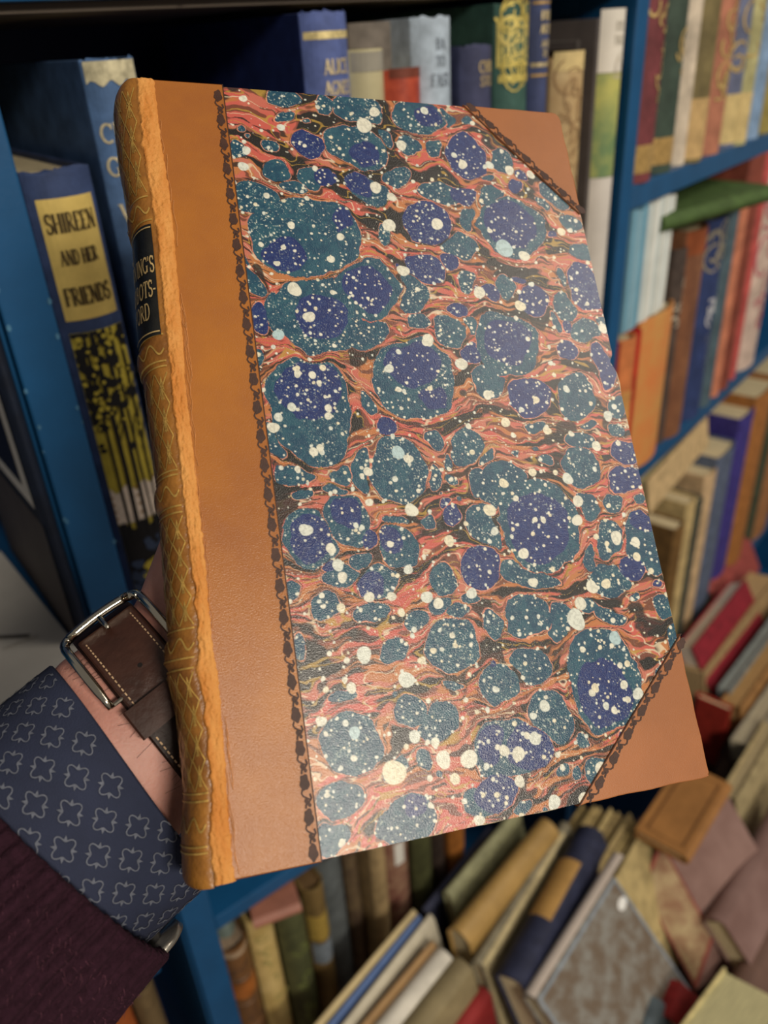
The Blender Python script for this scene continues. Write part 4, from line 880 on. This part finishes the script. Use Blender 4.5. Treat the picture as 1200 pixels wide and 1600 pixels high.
# --- spine
BUL = .0078
bandy = [(320, 352), (532, 578), (742, 802), (988, 1046), (1252, 1262)]
def yb(py): 
    xs = float(np.interp(py, [150, 360, 500, 731, 937, 1241, 1370], [195, 225, 240, 260, 280, 307, 310])); return px2b(xs, py, .004)[1]
BAND = [(yb(a), yb(b)) for a, b in bandy[:4]]+[(yb(1252), yb(1262))]
def ridge(y):
    r_ = 0
    for a, b in BAND[:4]:
        c = (a+b)/2; wd = .0042; d = abs(y-c)/wd
        if d < 1: r_ = max(r_, .0011*(1-d**4))
    return r_
YT, YB = TL[1]-.0006, BL[1]+.0012
def spine_pt(th, y, off=0.0):                 # th 0 at the front joint, pi at the back joint
    e = min((y-YT)/.006, (YB-y)/.004, 1.0); e = max(e, 0); rad = BUL+ridge(y)*math.sin(th)+off
    rad *= (.80+.20*math.sqrt(1-(1-e)**2))
    zc = TH/2; zr = (TH/2+off)
    xj = JL(y)
    s = math.sin(th); s = s**.85 if s > 0 else 0
    return (xj-rad*s*(.93+.07*math.cos(y*70)), y, zc-zr*math.cos(th))
q = MB(); r = random.Random(2)
q.grid(lambda u, v: spine_pt(PI*u, YT+(YB-YT)*v, .00012*noise.noise(Vector((u*30, v*160, 0)))), 40, 420)
q.grid(lambda u, v: (lambda p, c: (c[0]+(p[0]-c[0])*(1-v), p[1], c[2]+(p[2]-c[2])*(1-v)))(spine_pt(PI*u, YB), (JL(YB)+.004, YB, TH/2)), 40, 4)
q.grid(lambda u, v: (lambda p, c: (c[0]+(p[0]-c[0])*(1-v), p[1]+.0012*v, c[2]+(p[2]-c[2])*(1-v)))(spine_pt(PI*u, YT), (JL(YT)+.004, YT, TH/2)), 40, 4)
q.build('spine', SPN, hb, smooth=True)
# joint: torn, paler strip between spine and board, running a little on to the spine
def jnt(u, v):
    y = YT+.0006+(YB-YT-.0012)*v
    jag = .0009*noise.noise(Vector((v*55, 3, 0)))+.0003*noise.noise(Vector((v*220, 9, 0)))
    a = JL(y)-.0006+jag; b_ = JR(y)+.0005+.5*jag*0+.0004*noise.noise(Vector((v*120, 5, 0)))
    x = a+(b_-a)*u
    base = -.0007-.0009*math.sin(PI*u)*(.5+.4*noise.noise(Vector((u*3, v*60, 1))))+.00032*noise.noise(Vector((u*7, v*190, 4)))
    if u < .12: base += (0.12-u)*.012
    if u > .9: base += (u-.9)*.006
    return (x, y, base)
q = MB(); q.grid(jnt, 22, 520)
q.build('worn_joint', JNT, hb, smooth=True)
q = MB()                                       # loose fibres beside the joint
for k in range(26):
    y = r.uniform(YT+.01, YB-.02); L_ = r.uniform(.006, .02); x = JR(y)+r.uniform(.0002, .0014)
    q.tube([(x+.0003*math.sin(i*1.3+k), y+L_*i/7, -.0008-.0002*math.sin(i)) for i in range(8)], .00007, n=4)
fb_ = q.build('loose_fibre', mat('fibre', (214, 150, 92), .8, .2, 100, 0), hb); fb_['kind'] = 'stuff'
# blotch of purplish wear beside the joint
q = MB()
# black title label
y0, y1 = yb(357), yb(528)
def lab(u, v): th = .16+(PI-.32)*u; yy = y0+(y1-y0)*v; return spine_pt(th, yy+.0022*(math.cos(th)*.4), .00035)
q = MB(); q.grid(lab, 40, 30); q.build('title_label', mat('black_label', (26, 26, 24), .35, .4, 150, .2, spec=.5), hb, smooth=True)
def onsp(off):                                # (arc length from the front joint, y down) on the spine
    def f(s, y): return spine_pt(s/.0158, y, off)
    return f
fo_ = onsp(.0006)
q = MB(); fl_ = lambda s, y: fo_(.0270-s, y0+.002-y)
mid = .027
def wr(text, ypx, hh, right):
    base = yb(ypx); f = lambda u, v: spine_pt((right-u)/.0158, base-v+.0016*math.cos((right-u)/.0158), .0006)
    wd = sum(G[c][0] for c in text)*hh*.86
    write(q, text, 0, 0, hh, f, .86, left=-0.0)
for text, ypx, hh in (("IRVING'S", 428, .0056), ('ABBOTS-', 465, .0056), ('FORD', 499, .0056)):
    wd = sum(G[c][0] for c in text)*hh*.86; end = .0030 if text != 'FORD' else .0075    # gap left at the joint side
    base = yb(ypx); f = lambda u, v, base=base, wd=wd, end=end: spine_pt((end+wd-u)/.0158, base-v+.0016*math.cos((end+wd-u)/.0158), .0006)
    write(q, text, 0, 0, hh, f, .86, left=0.0)
for yy in (y0+.0012, y1-.0012): q.ribbon([(.003+.001*i, yy+.0009*math.cos((.003+.001*i)/.0158)) for i in range(46)], .0004, fo_)
q.build('title_lettering', mat('title_gilt', (206, 176, 120), .4, .2, 300, .05, metal=.3), hb)
# gilt tooling
q = MB(); W_ = .00055; ft = onsp(.00030)
C0 = .0135                                     # centre line of the side that is seen
def line(p, wd=W_):
    P = []
    for i in range(len(p)-1):
        for k in range(5): P.append((p[i][0]+(p[i+1][0]-p[i][0])*k/5, p[i][1]+(p[i+1][1]-p[i][1])*k/5))
    P.append(p[-1]); q.ribbon([(max(s, .0005), y) for s, y in P], wd, ft)
for yy in [yb(v_) for v_ in (318, 354, 531, 572, 580, 741, 748, 796, 806, 985, 1030, 1046, 1240, 1252, 1322, 1332)]:
    line([(.0015+.003*i, yy) for i in range(16)], .0005)
def zig(y, n=9, amp=.0022, wd=.0007):
    pts = []
    for i in range(n*6+1): s = .0020+.046*i/(n*6); pts.append((s, y+amp*math.sin(i/6*PI)*(.8)))
    q.ribbon(pts, wd, ft)
for v_ in (336, 553, 772, 1008, 1288): zig(yb(v_))
def feather(c, y, s=1.0, d=1):
    for a in (-.0016, 0, .0016): line([(c, y), (c+a*s, y+.0052*s*d)], .00034)
    q.ribbon([(c-.0022*s, y+.0058*s*d), (c-.0010*s, y+.0048*s*d), (c, y+.0060*s*d), (c+.0010*s, y+.0048*s*d), (c+.0022*s, y+.0058*s*d)], .0003, ft)
for a, b in ((150, 312), (590, 738), (812, 980), (1052, 1236)):
    ya, yb_ = yb(a), yb(b); n = 3 if b-a < 165 else 4; st = (yb_-ya)/n
    for cx in (.0055, .0135, .0215, .0295, .0375, .0455):
        for k in range(n):
            yy = ya+st*k
            line([(cx-.0038, yy), (cx+.0038, yy+st)]); line([(cx+.0038, yy), (cx-.0038, yy+st)])
            feather(cx, yy+.0012, .8*st/.010); feather(cx, yy+st*.54, .55*st/.010, 1)
q.build('gilt_tooling', GOLD, hb)

# ================================================================ arm, cuff, sleeve, hand (camera-side of the book's back)
NB = BZ                                        # away from the eye, square to the book
av = np.array([.78, -.62, 0.]); av[2] = -(NB[0]*av[0]+NB[1]*av[1])/NB[2]; AX = _n(av)      # elbow to hand
QX = -NB; QX = _n(QX-AX*np.dot(QX, AX)); PX = _n(np.cross(AX, QX))
if PX[0] > 0: PX = -PX                         # p points to the upper left of the picture
d0 = np.dot(NB, P0)+TH
r0 = np.array([195-600, 1160-800, F]); WC = r0*((d0+.0235)/np.dot(NB, r0))
def arm(t, p, q_): return c2w(WC+AX*t+PX*p+QX*q_)
person = thing('person', 'person in a navy patterned shirt cuff and maroon sweater, left hand behind the book', 'person', Matrix.Translation(Vector(arm(-.05, 0, 0).tolist())))
PO = np.array(person.location)
def al_(t, p, q_): return arm(t, p, q_)-PO
SKIN = mat('skin', (208, 158, 144), .5, .12, 40, .35, bscale=900, col2=(188, 130, 116), thresh=(.3, .7))
SKIN.node_tree.nodes['Principled BSDF'].inputs['Subsurface Weight'].default_value = .15
SKIN.node_tree.nodes['Principled BSDF'].inputs['Subsurface Radius'].default_value = (.006, .002, .001)
# body: forearm, palm, five fingers as closed tubes fused by a fine remesh
q = MB()
prof = [(-.11, .031, .024, -.011, 0), (-.05, .031, .024, -.010, 0), (-.02, .0325, .023, -.004, 0), (0, .0335, .0215, 0, 0), (.02, .0330, .0205, 0, 0), (.04, .035, .0195, 0, .0005), (.055, .039, .0185, 0, .001), (.075, .0425, .0165, .001, .002), (.095, .0425, .0145, .001, .003), (.108, .040, .012, .001, .004), (.114, .030, .008, .001, .004)]
n = 28
vs = []
for t, P, Q, cp, cq in prof:
    for k in range(n):
        a = 2*PI*k/n; sx = math.cos(a); sy_ = math.sin(a)
        bump = 1+.05*math.exp(-((a-PI*.95)/.35)**2)*(1 if t > .03 else 0)
        vs.append(al_(t, cp+P*sx*bump, cq+Q*sy_))
fs = [(j*n+k, j*n+(k+1) % n, (j+1)*n+(k+1) % n, (j+1)*n+k) for j in range(len(prof)-1) for k in range(n)]+[tuple(range(n))[::-1], tuple(range((len(prof)-1)*n, len(prof)*n))]
q.add(vs, fs)
def finger(pts, r0_, r1_):
    P = [np.array(al_(*p)) for p in pts]; out = []; rad = []
    m = len(P)-1
    for i in range(m):
        for k in range(5): f = k/5; out.append(P[i]*(1-f)+P[i+1]*f); rad.append(r0_+(r1_-r0_)*(i+f)/m)
    out.append(P[-1]); rad.append(r1_)
    d = (P[-1]-P[-2]); d /= np.linalg.norm(d)
    for k in range(1, 5): a = k/4*PI/2; out.append(P[-1]+d*r1_*math.sin(a)); rad.append(max(r1_*math.cos(a), .0006))
    q.tube(out, rad, n=14, ref=tuple((RW@AX*.2+RW@PX).tolist()))
base = .100
for p_, L_, r_ in ((-.031, (.036, .024, .018), .0078), (-.0115, (.042, .028, .021), .0086), (.0085, (.045, .030, .022), .0090), (.0285, (.040, .027, .021), .0088)):
    t = base; sp_ = p_*.10
    finger([(t-.02, p_*.95, .004), (t+.004, p_, .006), (t+L_[0], p_+sp_, .0095-.002), (t+L_[0]+L_[1], p_+sp_*1.6, .0085), (t+sum(L_)-.006, p_+sp_*2, .0090)], r_*1.08, r_*.78)
finger([(.035, .022, -.001), (.060, .040, .000), (.088, .056, .004), (.112, .064, .0075)], .0135, .0090)
body = q.build('hand_and_forearm', SKIN, person, smooth=True)
rm = body.modifiers.new('remesh', 'REMESH'); rm.mode = 'VOXEL'; rm.voxel_size = .0016; rm.use_smooth_shade = True
smo = body.modifiers.new('smooth', 'SMOOTH'); smo.iterations = 6; smo.factor = .5
q = MB(); r = random.Random(31)                # fine dark hairs on the wrist
for k in range(22):
    a = r.uniform(.5, 2.2); t_0 = r.uniform(-.001, .005); L_ = r.uniform(.004, .009); da = r.uniform(-.06, .10)
    q.tube([al_(t_0+L_*i/6, .0337*math.cos(a+da*i/6)*(1.006), .0216*math.sin(a+da*i/6)*1.006+.0002*math.sin(i)) for i in range(7)], .00005, n=4)
hr = q.build('wrist_hair', mat('dark_hair', (60, 40, 32), .6, .1, 50, 0), person); hr['kind'] = 'stuff'
# fingernails sit on the far side of the finger ends
q = MB()
for p_, tt in ((-.0372, .176), (-.0138, .188), (.0102, .194), (.0342, .185)):
    q.grid(lambda u, v: al_(tt-.010+.011*v, p_+.0055*(u-.5)*2*.9, .0085-.0065*math.cos((u-.5)*1.9)-.0008), 6, 5)
q.build('fingernails', mat('nail', (226, 180, 164), .3, .05, 50, 0), person, smooth=True)
# shirt cuff
def ell(t, P, Q, cp, cq, a, pw=1.0):
    return al_(t, cp+P*math.cos(a), cq+Q*math.sin(a))
def cuffpar(t):                                # t 0 at the hand end, negative to the elbow
    k = -t; return .0425+.02*k, .0300+.02*k, -.0085-.02*k, -.001
def cuff_pt(a, t, off=0.0):
    P, Q, cp, cq = cuffpar(t); wv = .0007*math.sin(3*a+60*t)+.0005*math.sin(5*a-90*t)
    return al_(t, cp+(P+off+wv)*math.cos(a), cq+(Q+off+wv)*math.sin(a))
TC0 = -.0035
def cuff_t(a, v): return TC0-.115*v+.0010*math.sin(2*a)
cuff = MB()
cuff.grid(lambda u, v: cuff_pt(2*PI*u, cuff_t(2*PI*u, v)), 90, 40, closed=True)
cuff.grid(lambda u, v: cuff_pt(2*PI*u, cuff_t(2*PI*u, v), -.0016), 90, 40, closed=True)
cuff.grid(lambda u, v: cuff_pt(2*PI*u, cuff_t(2*PI*u, 0)+.0006*math.sin(PI*v), -.0016*v), 90, 3, closed=True)
cu = cuff.build('shirt_cuff', mat('navy_twill', (38, 44, 66), .85, .15, 60, .4, bscale=2200), person, smooth=True)
# woven quatrefoils on the cuff
q = MB(); per = .0105; r = random.Random(8)
def fc(x, y): return cuff_pt(x/.0365, y, .0003)
circ = 2*PI*.0365; nA = 22; stepA = circ/nA
BI = math.radians(39); cb, sb = math.cos(BI), math.sin(BI); per = .0088
for i in range(-30, 31):
    for j in range(-30, 31):
        gx, gy = i*per, j*per; cx2 = circ*.25+gx*cb-gy*sb; cy = TC0-.05+gx*sb+gy*cb
        if not (-circ*.06 < cx2 < circ*.60 and TC0-.075 < cy < TC0-.0012): continue
        R_ = .00265
        def g2(u, v): return fc(cx2+u*cb-v*sb, min(cy+u*sb+v*cb, TC0-.0002))
        pts = [(R_*(1+.29*math.cos(4*t_+PI))*math.cos(t_), R_*(1+.29*math.cos(4*t_+PI))*math.sin(t_)) for t_ in [k*PI/20 for k in range(40)]]
        q.ribbon(pts, .00036, g2, closed=True)
        for k in range(4):
            a = k*PI/2; ux, uy = math.cos(a), math.sin(a); r1 = R_*.74
            q.poly([(ux*r1+uy*.0006, uy*r1-ux*.0006), (ux*(r1+.0015), uy*(r1+.0015)), (ux*r1-uy*.0006, uy*r1+ux*.0006)], g2)
q.build('quatrefoil_pattern', mat('grey_thread', (96, 100, 112), .85, .25, 900, .1), cu)
# seam of the placket and cufflink on the little-finger side
a_ = math.radians(188)
q = MB(); c = np.array(cuff_pt(a_, TC0-.026)); c2 = np.array(cuff_pt(a_, TC0-.026, .01)); nrm = c2-c; nrm /= np.linalg.norm(nrm)
q.tube([c-nrm*.001, c+nrm*.002, c+nrm*.0022, c+nrm*.0045, c+nrm*.005], [.003, .003, .0088, .0095, .0086], n=40, ref=tuple((RW@AX).tolist()))
q.build('cufflink', mat('silver_metal', (190, 184, 172), .28, .1, 60, .1, metal=.9), cu, smooth=True)
# sweater sleeve with a ribbed welt
def slpar(t):
    k = -.033-t; g_ = min(max(k/.03, 0), 1); return .0472+.03*k+.003*g_, .0345+.03*k+.003*g_, -.0115-.03*k, -.001
def sl_pt(a, t, off=0.0):
    P, Q, cp, cq = slpar(t); rib = .0020*abs(math.sin(a*30))
    nz = .0009*noise.noise(Vector((math.cos(a)*9, math.sin(a)*9, t*70)))
    return al_(t, cp+(P+off+rib+nz)*math.cos(a), cq+(Q+off+rib+nz)*math.sin(a))
def sl_t(a, v): return -.0345-.006*math.cos(a)-.30*v
q = MB()
q.grid(lambda u, v: sl_pt(2*PI*u, sl_t(2*PI*u, v)), 480, 100, closed=True)
q.grid(lambda u, v: sl_pt(2*PI*u, sl_t(2*PI*u, v*.3), -.003), 160, 10, closed=True)
q.grid(lambda u, v: sl_pt(2*PI*u, sl_t(2*PI*u, 0)+.0012*math.sin(PI*v), -.003*v), 480, 3, closed=True)
q.build('sweater_sleeve', mat('maroon_wool', (44, 22, 33), .95, .3, 420, 1.0, bscale=1100, spec=.15), person, smooth=True)
# short wool fuzz on the sleeve
q = MB(); r = random.Random(12)
for k in range(2600):
    a = r.uniform(.2, PI+.5); t = -.040-r.random()**1.4*.09; p = np.array(sl_pt(a, t)); p2 = np.array(sl_pt(a+r.uniform(-.03, .03), t+r.uniform(-.0015, .0015), r.uniform(.0006, .0016)))
    s = np.array(sl_pt(a+.003, t+.0002)); q.add([p, s, p2], [(0, 1, 2)])
fz = q.build('wool_fuzz', mat('maroon_wool', (84, 46, 60), .95, .4, 160, 0), person); fz['kind'] = 'stuff'

# ================================================================ wristwatch strap
ws = thing('wristwatch', 'brown stitched leather watch strap with a silver buckle on the wrist', 'watch', Matrix.Translation(Vector(arm(.018, 0, .02).tolist())))
WO = np.array(ws.location)
WP, WQ, WT0, WT1 = .0338, .0212, .0055, .0285
def st(a, t, off, P=None):                    # a: 0 upper-left silhouette, pi/2 nearest the eye
    return arm(t, (WP+off)*math.cos(a), (WQ+off)*math.sin(a))-WO
def strap_piece(nm, a0, a1, t0, t1, o0, o1, m, n=40, taper=0):
    b = MB(); a0, a1 = math.radians(a0), math.radians(a1)
    def P(u, k):
        a = a0+(a1-a0)*u; tt = taper*u; c = [(t0+tt, o0), (t1-tt, o0), (t1-tt, o1-.0004), (t1-.0006-tt, o1), (t0+.0006+tt, o1), (t0+tt, o1-.0004)][k]; return st(a, c[0], c[1])
    vs = [P(i/n, k) for i in range(n+1) for k in range(6)]
    fs = [(i*6+k, i*6+(k+1) % 6, (i+1)*6+(k+1) % 6, (i+1)*6+k) for i in range(n) for k in range(6)]+[(5, 4, 3, 2, 1, 0), tuple(range(n*6, n*6+6))]
    b.add(vs, fs); return b.build(nm, m, ws)
STR = mat('brown_strap_leather', (66, 38, 28), .42, .35, 50, .5, bscale=400, spec=.5)
ALG = mat('embossed_strap_leather', (40, 22, 17), .5, .4, 80, .7, bscale=260, spec=.25)
strap_piece('strap', -34, 326, WT0+.0008, WT1-.0008, .0004, .0028, ALG, 80)
strap_piece('strap_end', 30, 84, WT0+.0016, WT1-.0016, .0022, .0048, STR, 40)
strap_piece('keeper_loop', 80, 94, WT0-.0008, WT1+.0008, .0010, .0072, mat('brown_strap_leather', (60, 34, 25), .5, .3, 50, .3, bscale=400, spec=.25), 10)
# watch case on the back of the wrist
q = MB()
for w_, t_, o0, o1 in ((.017, .019, .002, .011),):
    pts = []
    for k in range(40):
        a = 2*PI*k/40; sx = abs(math.cos(a))**.5*np.sign(math.cos(a)); sy_ = abs(math.sin(a))**.5*np.sign(math.sin(a)); pts.append((sx*w_, sy_*t_))
    vs = [arm(.018+y, x, -(WQ+o0))-WO for x, y in pts]+[arm(.018+y, x, -(WQ+o1))-WO for x, y in pts]
    q.add(vs, [tuple(range(40)), tuple(range(79, 39, -1))]+[(i, 40+i, 40+(i+1) % 40, (i+1) % 40) for i in range(40)])
q.build('watch_case', mat('silver_metal', (200, 194, 182), .2, .05, 60, 0, metal=1.0), ws, smooth=False)
# buckle: an open frame round the strap, with its tang
def bk_(a, t, off): return st(math.radians(a), t, off)
tm0, tm1 = WT0-.0022, WT1+.0022
path = []
for i in range(9): path.append(bk_(74-40*i/8, tm0, .0046+.0022*math.sin(i/8*PI/2)))
for i in range(5): a = i/4*PI/2; path.append(bk_(34-7*math.sin(a), tm0+.003*(1-math.cos(a)), .0068))
for i in range(9): u = i/8; path.append(bk_(27, tm0+.003+(tm1-tm0-.006)*u, .0070+.0007*math.sin(PI*u)))
for i in range(5): a = i/4*PI/2; path.append(bk_(27+7*(1-math.cos(a)), tm1-.003+.003*math.sin(a), .0068))
for i in range(9): path.append(bk_(34+40*i/8, tm1, .0068-.0022*(1-math.cos(i/8*PI/2))))
q = MB(); q.tube(path, [.0012]*2+[.0015]*(len(path)-4)+[.0012]*2, n=12); q.build('buckle_frame', mat('silver_metal', (206, 198, 180), .16, .05, 60, 0, metal=1.0), ws, smooth=True)
q = MB(); q.tube([bk_(a, .0170, .0056+.0018*math.cos((a-36)/20)) for a in (41, 38, 35, 31, 28, 25)], [.0007, .0008, .0009, .0010, .0011, .0009], n=10); q.build('tang', mat('silver_metal', (206, 198, 180), .16, .05, 60, 0, metal=1.0), ws, smooth=True)
q = MB(); q.tube([bk_(73, tm0-.0002+(tm1-tm0+.0004)*i/6, .0040) for i in range(7)], .0007, n=8); q.build('spring_bar', mat('silver_metal', (150, 144, 132), .3, .05, 60, 0, metal=1.0), ws)
q = MB()
c = (math.radians(66), .0172); q.poly([(c[0]+.020*math.cos(t_), c[1]+.0008*math.sin(t_)) for t_ in [i*PI/6 for i in range(12)]], lambda a, t: st(a, t, .0049)); q.build('strap_hole', ink((20, 12, 10)), ws)
q = MB()
for side in (WT0+.0034, WT1-.0034):
    for k in range(17):
        a = math.radians(36+44*k/17)
        q.ribbon([(a, side), (a+.028, side)], .0004, lambda a_2, t: st(a_2, t, .0049))
for side in (WT0+.0026, WT1-.0026):
    for k in range(32):
        a = math.radians(97+92*k/32)
        q.ribbon([(a, side), (a+.030, side)], .0005, lambda a_2, t: st(a_2, t, .0030))
q.build('stitching', mat('pale_thread', (196, 164, 128), .7, .2, 300, 0), ws)
